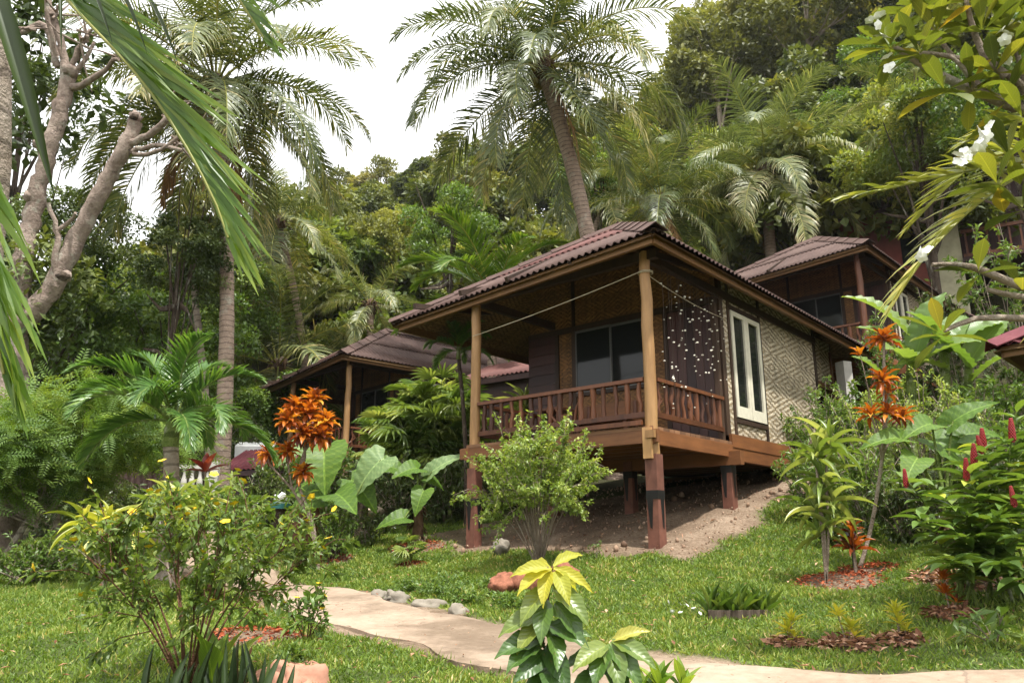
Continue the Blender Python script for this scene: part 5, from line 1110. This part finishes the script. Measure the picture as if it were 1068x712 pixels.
B = G(893, 598, 8.0); rosette_plant('bromeliad', 'small dark red and yellow rosette under the curved orange stem', B, [([B, B+[0, 0, .25]], .02, 16, .24, .04, (80, 0)), ([B+[0, 0, .2], B+[0, 0, .42]], .012, 12, .16, .035, (85, 10))], L_orange, seed=4, rn=(.2, .25))
q = G(890, 585, 8.2); t = thing('solar_lamp', 'small dark solar path lamp beside the curved orange stem', 'lamp', q); hh = top_h(893, 555, 8.2, q)
s = MB(); s.tube([(0, 0, -.05), (0, 0, hh-.08)], .01, 6); s.build('stake', M_tar, t); s = MB(); s.tube([(0, 0, hh-.1), (0, 0, hh-.03)], [.04, .05], 10); s.build('lens', M_glass, t); s = MB(); s.tube([(0, 0, hh-.03), (0, 0, hh)], [.105, .085], 14); s.build('cap', M_tar, t)
# corn plant
B = G(862, 612, 7.7); R = rs(6); o = thing('corn_plant', 'corn plant with striped arching leaves on two thin canes', 'plant', B); m = MB()
for du, top in ((-7, 480), (3, 468), (-3, 520)): m.tube(resample(np.array([B, P(862+du*.6, 560, 7.7), P(858+du, top, 7.7)])-0, .1)-B, .013, 7)
m.build('canes', B_twig, o)
for u, v, n, ln in ((852, 474, 14, .42), (866, 462, 14, .42), (858, 500, 13, .42), (850, 528, 12, .40), (868, 520, 12, .42), (864, 548, 9, .36), (853, 556, 8, .34)):
    lf = MB(); rosette(lf, P(u, v, 7.7)-B, n, ln, .052, BL_STR, R, (85, -30), rn=(.5, .2)); lf.build('leaf_head', L_corn, o)
# striped plants at left
B = G(112, 580, 8.8); R = rs(7); rosette_plant('striped_plant', 'yellow striped strap leaved plant left of the flower bush', B, [([B, P(u, v, 8.8)], .015, n, .42, .055, (75, -25)) for u, v, n in ((112, 548, 22), (88, 545, 16), (135, 552, 16), (100, 560, 14))], L_strip, seed=5, tm=BL_STR)
B = G(186, 570, 8.2); rosette_plant('white_spiked_plant', 'green and white spiked rosette plant in front of the balustrade', B, [([B, P(184, 525, 8.2)], .03, 22, .46, .075, (70, -30)), ([B, P(215, 520, 8.4)], .025, 16, .4, .06, (70, -20)), ([B, P(160, 530, 8.3)], .02, 14, .4, .06, (70, -20))], L_corn, seed=6, tm=BL_STR, rn=(.75, .25))
B = G(218, 560, 9.6); rosette_plant('red_leaf_plant', 'plant with one dark red leaf tuft behind the flower bush', B, [([B, P(214, 490, 9.6)], .02, 7, .34, .11, (60, 5))], L_redl, seed=8, tm=BL_OV)
B = G(548, 520, 16.2); rosette_plant('spiky_pandanus', 'spiky green rosette plant behind the left end of the porch', B, [([B, P(548, 425, 16.2)], .05, 40, .75, .05, (85, -10))], L_corn, seed=9, tm=BL_STR)
# snake plants at the foot of the flower bush
B = G(232, 712, 4.0); R = rs(12); o = thing('snake_plant', 'dark upright snake plants at the foot of the flower bush', 'plant', B); lf = MB()
for k in range(34):
    p = np.array([R.normal(0, .17), R.normal(0, .10), -.03]); d = nrm(np.array([R.normal(0, .14), R.normal(0, .14), 1])); lf.inst(BL_STIFF[0], BL_STIFF[1], [p], frames([d], (R.normal(0, .5), -1, 0), R.uniform(.16, .36), R.uniform(.03, .048)), np.clip(R.normal(.4, .2), 0, 1), 0, True)
lf.build('leaves', L_sans, o)
B = G(225, 690, 4.2); rosette_plant('broad_leaf_plant', 'light green broad leaf plant among the snake plants', B, [([B, B+[0, 0, .06]], .01, 6, .36, .12, (75, 40))], L_big, seed=13, tm=BL_OV)

# yellow topped sapling in the foreground
B = G(585, 760, 3.05); o = thing('yellow_sapling', 'foreground sapling with yellow young leaves and dark lower leaves', 'plant', B); R = rs(16); m = MB()
T0 = P(576, 590, 3.05); c1 = P(566, 672, 3.05); c2 = P(640, 668, 3.0)
for pts, r in (([B-[0, 0, .05], P(578, 700, 3.05), c1, P(572, 620, 3.05), T0], .012), ([B-[0, 0, .05], P(604, 712, 3.0), P(628, 690, 3.0), c2], .008)): q = resample(np.array(pts), .05)-B; m.tube(q, np.linspace(r, r*.4, len(q)), 7)
m.build('stems', B_red, o)
def leafset(lst, lm, nm, Yd):
    for u, v, du, dv, dy, ln, wd, rn_ in lst:
        p = P(u, v, Yd)-B; d = nrm(P(u+du, v+dv, Yd+dy)-P(u, v, Yd)); lf = MB(); lf.inst(SAPL[0], SAPL[1], [p], frames([d], (R.normal(0, .25), -.75, .8), ln, wd), rn_, 0, True); lf.build('leaf', lm, o)
SAPL = blade(lambda t: max(.03, math.sin(PI*min(1, t*.97+.02)**.85)), 9, .38, .22, .03, cols=5)
leafset([(576, 592, -42, 2, -.05, .17, .06, .4), (576, 592, -46, 24, -.1, .18, .068, .6), (577, 592, 40, 18, -.05, .175, .05, .5), (577, 590, 28, -16, .05, .15, .05, .3), (574, 594, -12, 40, -.12, .16, .06, .5), (580, 594, 14, 32, -.12, .16, .065, .2), (572, 592, -20, -8, .1, .14, .05, .5), (582, 596, 30, 26, .1, .17, .06, .35)], L_yellow, 'a', 3.05)
leafset([(573, 612, -34, 34, -.1, .19, .085, .66), (577, 612, 36, 30, -.1, .2, .085, .6), (570, 625, -8, 42, -.12, .18, .08, .5), (579, 628, 30, 36, -.1, .19, .085, .4), (569, 640, -40, 12, -.05, .2, .085, .6), (570, 645, -34, 30, -.1, .18, .08, .75), (570, 650, 34, 14, -.1, .2, .085, .3), (572, 655, 14, 36, -.15, .19, .08, .5), (568, 665, -44, 10, -.08, .21, .09, .3), (568, 670, -42, 22, -.12, .2, .09, .35), (570, 672, 20, 36, -.12, .2, .085, .2), (568, 678, -30, 30, -.15, .19, .085, .15), (570, 660, 46, -4, -.05, .17, .07, .5), (572, 690, 6, 30, -.15, .19, .09, .25), (576, 700, -24, 28, -.1, .2, .09, .15), (574, 640, 26, 8, .2, .18, .08, .3), (568, 650, -26, -10, .2, .18, .08, .8)], L_sap, 'b', 3.05)
leafset([(638, 668, 34, -14, -.02, .15, .05, .9), (638, 668, 36, 16, -.08, .19, .075, .62), (636, 670, 28, 34, -.1, .2, .08, .5), (636, 670, 10, 38, -.12, .2, .085, .6), (634, 672, -30, 16, -.1, .19, .08, .7), (634, 672, -14, 32, -.12, .19, .085, .35), (632, 675, 30, 28, .05, .19, .08, .4), (628, 690, 20, 26, -.1, .2, .09, .25), (620, 700, -16, 24, -.1, .18, .08, .3), (625, 690, 38, 14, .08, .18, .08, .4), (630, 684, -36, 4, .05, .18, .075, .3)], L_sap, 'c', 3.0)
B = G(690, 760, 3.1); o = thing('bright_sprout', 'bright green leaf tips at the bottom edge right of the sapling', 'plant', B); lf = MB()
for u, v, n in ((688, 716, 12), (712, 718, 9), (668, 722, 8)): rosette(lf, P(u, v, 3.1)-B, n, .12, .04, BL_OV, R, (85, 10), rn=(.6, .2))
lf.build('leaves', L_big, o); m = MB(); m.tube([(0, 0, -.05), P(688, 716, 3.1)-B], .008, 6); m.build('stem', B_red, o)

# red spiked ginger bush at the right
GB = G(1035, 640, 6.5); R = rs(18); o = thing('red_spiked_bush', 'large leafy bush with upright red flower spikes at the right', 'shrub', GB); m = MB(); lf = MB()
tips = [(945, 500, 6.3), (1008, 492, 6.2), (1016, 478, 6.3), (1024, 465, 6.4), (1058, 520, 6.0), (1056, 452, 6.4), (1030, 470, 6.6), (985, 520, 6.2), (960, 540, 6.1), (1040, 540, 6.0), (1068, 470, 6.5), (1085, 500, 6.2), (1000, 560, 6.0), (1050, 590, 5.8), (1075, 560, 5.9), (970, 505, 6.6), (1000, 470, 6.8), (1040, 500, 6.3), (1085, 450, 6.6), (1030, 590, 5.8), (1060, 430, 6.8), (990, 590, 5.9), (1010, 535, 6.1), (1070, 610, 5.7)]
for k, (u, v, Y) in enumerate(tips):
    e = P(u, v, Y)-GB; t = np.linspace(0, 1, 9)[:, None]; b0 = np.array([R.normal(0, .25), R.normal(0, .2), -.05]); c = b0*.5+e*.35+[0, 0, .35]; pts = (1-t)**2*b0+2*t*(1-t)*c+t*t*e; m.tube(pts, np.linspace(.013, .006, 9), 6, 0, R.uniform())
    n = 22; s = np.linspace(.28, 1, n); P_ = np.stack([np.interp(s, t[:, 0], pts[:, i]) for i in range(3)], -1); az = np.arange(n)*2.4+R.uniform(0, 6); ax = nrm(e-b0)
    d = nrm(np.c_[np.cos(az), np.sin(az), R.uniform(-.35, .25, n)]+ax*.35); lf.inst(BL_LAN[0], BL_LAN[1], P_, frames(d, ln=R.uniform(.19, .29, n), wd=R.uniform(.07, .11, n)), np.clip(R.normal(.42, .16, n)+(R.rand(n) < .04)*.5, 0, 1), 0, True)
m.build('stems', B_green, o); lf.build('foliage', L_ging, o)
sp = MB(); z = np.linspace(0, .2, 14); a = 0
for i in range(14):
    for j in range(7): ang = j*2*PI/7+i*.5; r = .022*(1-(i/15)**2.2)+.004; sp.ball((math.cos(ang)*r, math.sin(ang)*r, z[i]), (.010, .010, .014), 0, R.uniform(), 5, 4)
sp.tube([(0, 0, -.03), (0, 0, .2)], [.02, .008], 7); spm = sp.mesh('flower_spike', F_red)
for u, v, Y in tips[:6]+[(1026, 462, 6.5)]: inst_obj('flower_spike', spm, o, P(u, v+6, Y)-GB, (R.normal(0, .08), R.normal(0, .08), R.uniform(0, 6)), R.uniform(.62, .85))

# banana clump behind
def tears(n=22):
    V, f = blade(lambda t: max(.04, min(1, t*7+.15)*min(1, (1-t)*3.2+.05)), n, .42, .16, .02, cols=5); return V, f
BAN = tears(); BB = G(965, 470, 12.2); o = thing('banana_clump', 'banana plants with long bright leaves between upper bungalow and maroon roof', 'banana plant', BB); R = rs(19)
m = MB()
for u, v0, v1, r in ((950, 470, 372, .09), (985, 470, 365, .10), (1010, 470, 380, .08), (925, 470, 400, .06)): m.tube([G(u, v0, 12.2)-BB-[0, 0, .3], P(u, (v0+v1)/2, 12.2)-BB, P(u, v1, 12.2)-BB], [r*1.2, r, r*.7], 9)
m.build('stems', B_green, o)
for u, v, du, dv, dy, ln, wd, rn_ in ((948, 350, -70, -56, .1, 1.25, .36, .7), (950, 372, -60, -44, -.2, 1.0, .36, .6), (955, 372, 20, -60, -.4, 1.2, .42, .55), (985, 365, -30, -45, -.6, 1.1, .42, .6), (985, 365, 60, -30, -.2, 1.2, .42, .5), (985, 370, 25, -55, .2, 1.1, .4, .6), (1010, 380, 40, -50, -.3, 1.1, .4, .6), (1010, 385, -35, -40, -.5, 1.0, .4, .5), (950, 385, -20, -25, -.8, 1.1, .42, .75), (926, 402, -30, -30, -.3, .8, .3, .7), (928, 402, 25, -28, -.5, .8, .32, .7), (985, 385, -50, -10, -.5, 1.0, .3, .95), (1012, 400, 30, -20, -.5, .9, .34, .6), (960, 380, 45, -20, -.7, 1.0, .38, .65)):
    p = P(u, v, 12.2)-BB; d = nrm(P(u+du, v+dv-14, 12.2+dy)-P(u, v, 12.2)); lf = MB(); lf.inst(BAN[0], BAN[1], [p], frames([d], (R.normal(0, .2), -.5, .9), ln, wd), rn_, 0, True); lf.build('leaf', L_banana, o)
for k, (u, v, r0, Y) in enumerate([(890, 430, 24, 13.2), (940, 420, 30, 12.8), (1040, 420, 36, 11.5), (1000, 330, 40, 14.5), (1050, 260, 46, 14), (915, 345, 24, 16), (975, 315, 26, 15)]):
    sh('bank_bush', ['bush at the white concrete post', 'bush below the banana stems', 'bush under the maroon eave', 'bush behind the banana leaf tips', 'bush above the maroon roof corner', 'bush beside the upper bungalow railing', 'bush beside the banana leaf tips'][k]+' on the right bank', u, v+r0*1.6, Y, v-r0, r0*1.3, nst=16, lm=[L_mid, L_light, L_mid, L_dark, L_mid, L_mid, L_dark][k], leaf=(.12, .05), nl=2200, seed=90+k, twigs=7, low=.1, group='bushes on the upper right bank')

# border plant behind a corrugated tile edging
EB = G(776, 648, 6.6); t = thing('edging_tile', 'short corrugated clay tile edging the white flowered border plant', 'edging', EB, .12); s = MB(); x = np.linspace(-.27, .27, 50); y = .02*np.cos(x*2*PI/.085)+.06*(x/.27)**2; 
v = np.concatenate([np.c_[x, y+o_, np.full(50, z_)] for o_, z_ in ((0, -.08), (0, .055), (.012, .055), (.012, -.08))]); i = np.arange(49); s.add(v, np.concatenate([np.stack([i+k*50, i+1+k*50, i+1+(k+1)*50, i+(k+1)*50], -1) for k in range(3)])); s.build('tile', plain('old_clay_tile', (.10, .075, .055), .9, .35, 8), t)
B = EB+[0, .16, 0]; R = rs(22); o = thing('border_plant', 'strap leaved border plant with small white flowers behind the tile edging', 'plant', B); lf = MB()
for k in range(9): rosette(lf, np.array([-.24+k*.06, R.uniform(-.08, .08), .02]), 11, .26, .028, BL_STIFF, R, (88, 38), rn=(.5, .2))
lf.build('leaves', L_mid, o)
for k in range(14): inst_obj('flower', fw, o, P(732+R.normal(0, 14), 622+R.normal(0, 9), 6.5+R.normal(0, .15))*0+np.array([-.40+R.normal(0, .12), -.05+R.normal(0, .1), .02+abs(R.normal(0, .07))]), (R.normal(0, .4), R.normal(0, .4), 0), .022)
# small crotons on leaf litter
for u, v, Y, lab, lm_, hh in ((822, 672, 5.75, 'tiny yellow croton left of three by the path', L_yellow, .16), (884, 674, 5.6, 'tiny leggy yellow croton in the widest leaf pile', L_yellow, .2), (938, 666, 5.65, 'tiny pale yellow croton right of three by the path', L_yellow, .18), (992, 642, 6.2, 'small reddish croton near the red spiked bush', L_orange, .26)):
    B = G(u, v, Y); rosette_plant('small_croton', lab, B, [([B, B+[R.normal(0, .03), 0, hh*.6]], .006, 14, .11, .032, (80, 0)), ([B, B+[R.normal(0, .03), .02, hh]], .006, 14, .105, .03, (80, 10)), ([B, B+[.04, -.03, hh*.35]], .006, 9, .09, .025, (70, 0))], lm_, seed=int(u), group='young crotons on leaf piles', tm=BL_OV, rn=(.35, .25))
B = G(1050, 668, 5.6); sh('low_sprig', 'low leafy sprig at the right edge of the lawn', 1040, 690, 5.3, 640, 34, nst=5, lm=L_mid, leaf=(.12, .045), nl=60, seed=97, sr=.006)

# laterite rocks, pink rocks, kerb stones, steps, basket
def rock(name, label, q, r, m_, seed, group=None): b = MB(); b.ball((0, 0, 0), r, 0, .5, 18, 13, .55, seed); return tag(b.build(name, m_, None, tuple(q), (0, 0, seed)), label, 'rock', group)
M_lat = plain('red_laterite', (.22, .09, .055), .95, .45, 14, .15, .8); M_pinkrock = plain('pink_stone', (.40, .20, .135), .85, .3, 6, .2, .5); M_grey = plain('grey_stone', (.2, .175, .14), .9, .3, 9, .2, .6)
for k, (u, v, Y, r, lab) in enumerate(((530, 590, 8.3, .14, 'red laterite rock showing left of the yellow sapling leaves'), (522, 606, 8.1, .12, 'lower red laterite rock nearest the grass bank'), (548, 604, 8.2, .15, 'red laterite rock partly hidden by yellow leaves'), (588, 592, 8.3, .16, 'red laterite rock right behind the sapling top'))):
    q = P(u, v, Y); q[2] = gz(q[0], q[1])+.06; rock('laterite_rock', lab, q, (r*1.1, r, r*.9), M_lat, k+1, 'laterite rocks below the porch')
for k, (u, v, Y, r, lab) in enumerate(((288, 704, 4.3, .14, 'pink stone in the lawn beside the snake plants'), (314, 694, 4.4, .13, 'smaller pink stone right of the other one'))):
    q = G(u, v, Y); rock('pink_stone', lab, q, (r*1.2, r, r*.75), M_pinkrock, k+8, 'pink stones by the flower bush')
for k, (u, v, Y) in enumerate([(395, 622, 8.25), (418, 627, 7.9), (446, 637, 7.45), (478, 641, 7.0), (410, 618, 8.15)]):
    q = P(u, v-8, Y+.12); q[2] = gz(q[0], q[1])-.005; rock('kerb_stone', ['first pale kerb stone where the bank meets the path', 'flat pale stone on the upper path edge', 'large grey stone at the foot of the grass bank', 'grey stone in the bank beside the path', 'small stone beside the path near the sapling', 'half buried stone above the first kerb stone', 'low stone at the path edge behind the sapling'][k], q, (.11+.04*(k % 3), .09, .07+.02*(k % 2)), M_grey, k+20, 'stones along the path bank')
q = G(592, 552, 10.6); rock('pale_rock', 'pale rock beside the porch bush trunk', q+[-.9, .4, .02], (.16, .12, .12), M_grey, 33)
sb = plain('pale_sandbag', (.48, .38, .28), .9, .2, 6)
for k, (u, v, Y, w, lab) in enumerate(((402, 528, 15.8, .34, 'pale step block on the slope left of the porch'), (422, 520, 16.4, .34, 'second pale step block higher on the slope'), (386, 533, 15.2, .26, 'low pale slab at the bottom of the steps'), (470, 512, 15.2, .7, 'long stack of pale boards by the left porch post'))):
    s = MB(); s.ball((0, 0, 0), (w*1.05, .26, .11), 0, .5, 14, 9, .12, k); q = P(u, v, Y); q[2] = max(q[2], gz(q[0], q[1])+.05); tag(s.build('step_block', sb, None, tuple(q), (0, 0, .15)), lab, 'step', 'pale step blocks')
q = G(317, 575, 12.6); t = thing('wicker_basket', 'brown wicker basket between the croton and elephant ear', 'basket', q); hh = top_h(317, 530, 12.6, q)
m_w, nt, b = mat('wicker'); uvn = N(nt, 'ShaderNodeTexBrick', ins={'Vector': coord(nt, 'Object', (9, 9, 9)), 'Scale': 3., 'Color1': (.14, .06, .03, 1), 'Color2': (.22, .10, .05, 1), 'Mortar': (.03, .015, .01, 1)}); nt.links.new(uvn.outputs[0], b.inputs['Base Color']); b.inputs['Roughness'].default_value = .7
s = MB(); s.tube([(0, 0, 0), (0, 0, hh*.5), (0, 0, hh)], [.2, .23, .25], 20); s.build('body', m_w, t); s = MB(); ph = np.linspace(0, 2*PI, 25); s.tube(np.c_[np.cos(ph)*.25, np.sin(ph)*.25, np.full(25, hh)], .02, 6); s.build('rim', m_w, t)
q = P(293, 524, 13); t = thing('teal_tub', 'white and teal object half hidden behind the basket', 'tub', q); s = MB(); s.ball((0, 0, .05), (.13, .12, .10), 0, .5, 12, 9, .5, 4); s.build('white_top', F_white, t); s = MB(); s.tube([(0, 0, -.1), (0, 0, -.02)], [.15, .17], 14); s.build('tub', plain('teal_plastic', (.08, .3, .32), .4, .1), t); s = MB(); zb = gz(q[0], q[1])-q[2]; s.tube([(0, 0, zb-.1), (0, 0, -.08)], .1, 8); s.build('stand', B_dark, t)

# ---- mulch rings and leaf litter (nobody could count the pieces)
R = rs(31); mb = MB(); n = 0
for j, (x, y, r) in enumerate(MUL):
    k = int(1400*r); a = R.uniform(0, 6.28, k); q = r*1.02*R.rand(k)**.5; X, Y = x+np.cos(a)*q, y+np.sin(a)*q; red = j in (0, 1, 2, 3, 4, 10)
    Z = ground_z(X, Y)+.012+.05*np.maximum(0, 1-q/r); d = nrm(np.c_[R.normal(0, 1, (k, 2)), R.normal(0, .25, k)]); sz = R.uniform(.4, 1.2, k)
    mb.inst(CARD[0], CARD[1], np.c_[X, Y, Z], frames(d, nrm(np.c_[R.normal(0, .5, (k, 2)), np.ones(k)]), (.05 if red else .075)*sz, (.02 if red else .04)*sz), R.uniform(0, 1, k), 1 if red else 0, False)
k = 900; X = R.uniform(-4.5, 6, k); Y = R.uniform(4, 10.5, k); ok = path_dist(X, Y) > .5; X, Y = X[ok], Y[ok]; k = len(X)
mb.inst(CARD[0], CARD[1], np.c_[X, Y, ground_z(X, Y)+.05], frames(nrm(np.c_[R.normal(0, 1, (k, 2)), R.normal(0, .3, k)]), ln=R.uniform(.02, .07, k), wd=R.uniform(.01, .03, k)), R.uniform(0, 1, k), 0, False)
k = 420; hx = R.uniform(-4.2, .9, k); hy = R.uniform(-.5, 6.5, k); X = H0[0]+hx*HX[0]+hy*HY[0]; Y = H0[1]+hx*HX[1]+hy*HY[1]
mb.inst(CARD[0], CARD[1], np.c_[X, Y, ground_z(X, Y)+.035], frames(nrm(np.c_[R.normal(0, 1, (k, 2)), R.normal(0, .3, k)]), ln=R.uniform(.03, .10, k), wd=R.uniform(.012, .04, k)), R.uniform(0, 1, k), 0, False)
k = 500; X = PMID[:, 0][R.randint(20, len(PMID)-1, k)]+R.normal(0, .3, k); Y = np.interp(X, PMID[:, 0], PMID[:, 1])+R.normal(0, .3, k)
mb.inst(CARD[0], CARD[1], np.c_[X, Y, ground_z(X, Y)+.062], frames(nrm(np.c_[R.normal(0, 1, (k, 2)), R.normal(0, .1, k)]), ln=R.uniform(.008, .03, k), wd=R.uniform(.004, .012, k)), R.uniform(0, 1, k), 0, False)
o = mb.build('leaf_litter', [M_litter, M_mulch]); tag(o, 'fallen leaves and red mulch chips on the lawn and around stems', 'leaf litter', None, 'stuff')
# pebbles on the bare slope
k = 1500; hx = R.uniform(-4.5, 1.0, k); hy = R.uniform(-.5, 6.5, k); Xw = H0[0]+hx*HX[0]+hy*HY[0]; Yw = H0[1]+hx*HX[1]+hy*HY[1]; ok = soil(Xw, Yw) > .5; Xw, Yw = Xw[ok], Yw[ok]; k = len(Xw)
bb = MB(); bb.ball((0, 0, 0), 1, 0, .5, 6, 4, .4, 2); tv, tf = bb.V[0], bb.F[0]; sz = R.uniform(.005, .016, k)*(1+3.5*R.rand(k)**14); mb = MB()
A = frames(nrm(np.c_[R.normal(0, 1, (k, 2)), np.zeros(k)]), ln=sz, wd=sz*.7); mb.inst(tv, tf, np.c_[Xw, Yw, ground_z(Xw, Yw)+sz*.3+.015], A, R.uniform(0, 1, k)); o = mb.build('pebbles', leafmat('pebble', [(.0, (.08, .055, .04)), (.6, (.17, .125, .09)), (1., (.28, .22, .17))], .9, .0, .2)); tag(o, 'small stones on the bare earth under the bungalow', 'pebbles', None, 'stuff')

# ---- lawn
def lawn():
    R = rs(51); per = 2600; x0, x1, y0, y1 = -8.5, 8.5, 3.9, 14.5; n = int((x1-x0)*(y1-y0)*per); X = R.uniform(x0, x1, n); Y = R.uniform(y0, y1, n)
    ok = (np.abs(X) < .72*Y+.6) & (R.rand(n) < np.clip(1.35-Y*.06, .3, 1)); X, Y = X[ok], Y[ok]
    ix = np.clip(np.searchsorted(gx, X)-1, 0, len(gx)-2); iy = np.clip(np.searchsorted(gy, Y)-1, 0, len(gy)-2); fx = (X-gx[ix])/(gx[ix+1]-gx[ix]); fy = (Y-gy[iy])/(gy[iy+1]-gy[iy])
    bil = lambda A: A[iy, ix]*(1-fx)*(1-fy)+A[iy, ix+1]*fx*(1-fy)+A[iy+1, ix]*(1-fx)*fy+A[iy+1, ix+1]*fx*fy
    so_ = bil(SO); Z = bil(GZ); ok = R.rand(len(X)) > so_*1.25; X, Y, Z = X[ok], Y[ok], Z[ok]; ok = path_dist(X, Y) > PW*.5-.02+R.normal(0, .05, len(X)); X, Y, Z = X[ok], Y[ok], Z[ok]; n = len(X)
    cl = np.array([mnoise.noise(Vector((x*2.2, y*2.2, 3.3))) for x, y in zip(X, Y)]); cl2 = np.array([mnoise.noise(Vector((x*9, y*9, 1.3))) for x, y in zip(X, Y)])
    pd = path_dist(X, Y)-PW*.5; h = (1+.9*np.exp(-np.maximum(0, pd)/.06))*(.042+.016*cl+.012*cl2)*R.uniform(.6, 1.35, n)*np.interp(Y, [4, 12], [1, 1.35]); d = nrm(np.c_[R.normal(0, .55, (n, 2)), np.full(n, .8)]); w = np.interp(Y, [4, 12], [.0075, .016])*R.uniform(.7, 1.3, n)
    T = (np.array([(0, -.5, 0), (0, .5, 0), (.55, .45, -.03), (.55, -.45, -.03), (1, 0, -.22)]), None)
    rn = np.clip(.45+.22*cl+.18*cl2+R.normal(0, .13, n)+(R.rand(n) < .05)*.4, 0, 1); A = frames(d, nrm(np.c_[R.normal(0, 1, (n, 2)), np.full(n, .35)]), h, w); O = np.c_[X, Y, Z-.004]
    mb = MB(); k = 5; v = (np.einsum('ki,nij->nkj', T[0], A)+O[:, None]).reshape(-1, 3); b_ = np.arange(n)[:, None]*k
    mb.V.append(v); mb.UV.append(np.zeros((len(v), 2))); mb.n = len(v)
    for f in ((0, 1, 2, 3), (3, 2, 4)): mb.F.append(b_+np.array(f)); mb.R.append(rn); mb.M.append(np.zeros(n, int)); mb.S.append(np.zeros(n, bool))
    M_grass = leafmat('lawn_grass', [(.0, (.03, .065, .010)), (.35, (.07, .13, .019)), (.65, (.13, .19, .034)), (.85, (.23, .245, .075)), (1., (.34, .29, .15))], .5, .3, .3)
    o = mb.build('grass', M_grass); tag(o, 'short broad bladed green lawn on the slope before the bungalow', 'grass', None, 'stuff')
lawn()
# ------------------------------------------------------------------ humid air over the hillside
HAZE = 0.0002
if HAZE:
    hm = bpy.data.materials.new('humid_air'); hm.use_nodes = True; nt = hm.node_tree; nt.nodes.clear()
    pv = nt.nodes.new('ShaderNodeVolumePrincipled'); pv.inputs['Color'].default_value = (.93, .96, 1, 1); pv.inputs['Density'].default_value = HAZE; pv.inputs['Anisotropy'].default_value = .2
    ho = nt.nodes.new('ShaderNodeOutputMaterial'); nt.links.new(pv.outputs[0], ho.inputs['Volume'])
    hb = MB(); hb.box((-300, -110, -8), (300, 380, 112)); tag(hb.build('haze', hm), 'thin pale haze in the air over the hillside', 'haze', None, 'stuff')
# ------------------------------------------------------------------ light, sky, camera
SUN_AZ, SUN_EL = math.radians(150), math.radians(69)      # azimuth clockwise from +Y (the view direction)
w = bpy.data.worlds.new('World'); scene.world = w; w.use_nodes = True; nt = w.node_tree; nt.nodes.clear()
sky = nt.nodes.new('ShaderNodeTexSky'); sky.sky_type = 'NISHITA'; sky.sun_disc = False
sky.sun_elevation = SUN_EL; sky.sun_rotation = SUN_AZ; sky.dust_density = 4.0; sky.air_density = 1.0
co = nt.nodes.new('ShaderNodeTexCoord').outputs['Generated']
cl = noise(nt, co, 2.6, 6, .6)
cov = ramp(nt, cl, [(.2, (.80,)*3), (.5, (.97,)*3), (.8, (1, 1, 1))])
clc = ramp(nt, cl, [(.25, (9.4, 9.5, 9.6)), (.7, (11.5, 11.5, 11.4))])
c = mixc(nt, cov, sky.outputs[0], clc)
bg = N(nt, 'ShaderNodeBackground', ins={0: c, 1: .112}); out = nt.nodes.new('ShaderNodeOutputWorld'); nt.links.new(bg.outputs[0], out.inputs[0])
sl = bpy.data.lights.new('sun', 'SUN'); sl.energy = 4.5; sl.angle = math.radians(2.5); sl.color = (1, .97, .91)
so_ = link(bpy.data.objects.new('sun', sl))
d = Vector((math.sin(SUN_AZ)*math.cos(SUN_EL), math.cos(SUN_AZ)*math.cos(SUN_EL), math.sin(SUN_EL)))
so_.rotation_euler = d.to_track_quat('Z', 'Y').to_euler(); so_.location = d*60
cd = bpy.data.cameras.new('camera'); cam = link(bpy.data.objects.new('camera', cd)); scene.camera = cam
cd.sensor_width = 36; cd.lens = FPX/1068*36; cd.clip_end = 1500; cd.clip_start = .05
cam.location = (0, 0, 0); cam.rotation_euler = (PI/2+PITCH, 0, 0)
vs = scene.view_settings; vs.view_transform = 'Standard'; vs.look = 'None'; vs.gamma = 1; vs.use_curve_mapping = False; vs.exposure = 0.88
cy = scene.cycles; cy.max_bounces = 8; cy.diffuse_bounces = 4; cy.transmission_bounces = 4; cy.transparent_max_bounces = 6
cy.use_adaptive_sampling = True
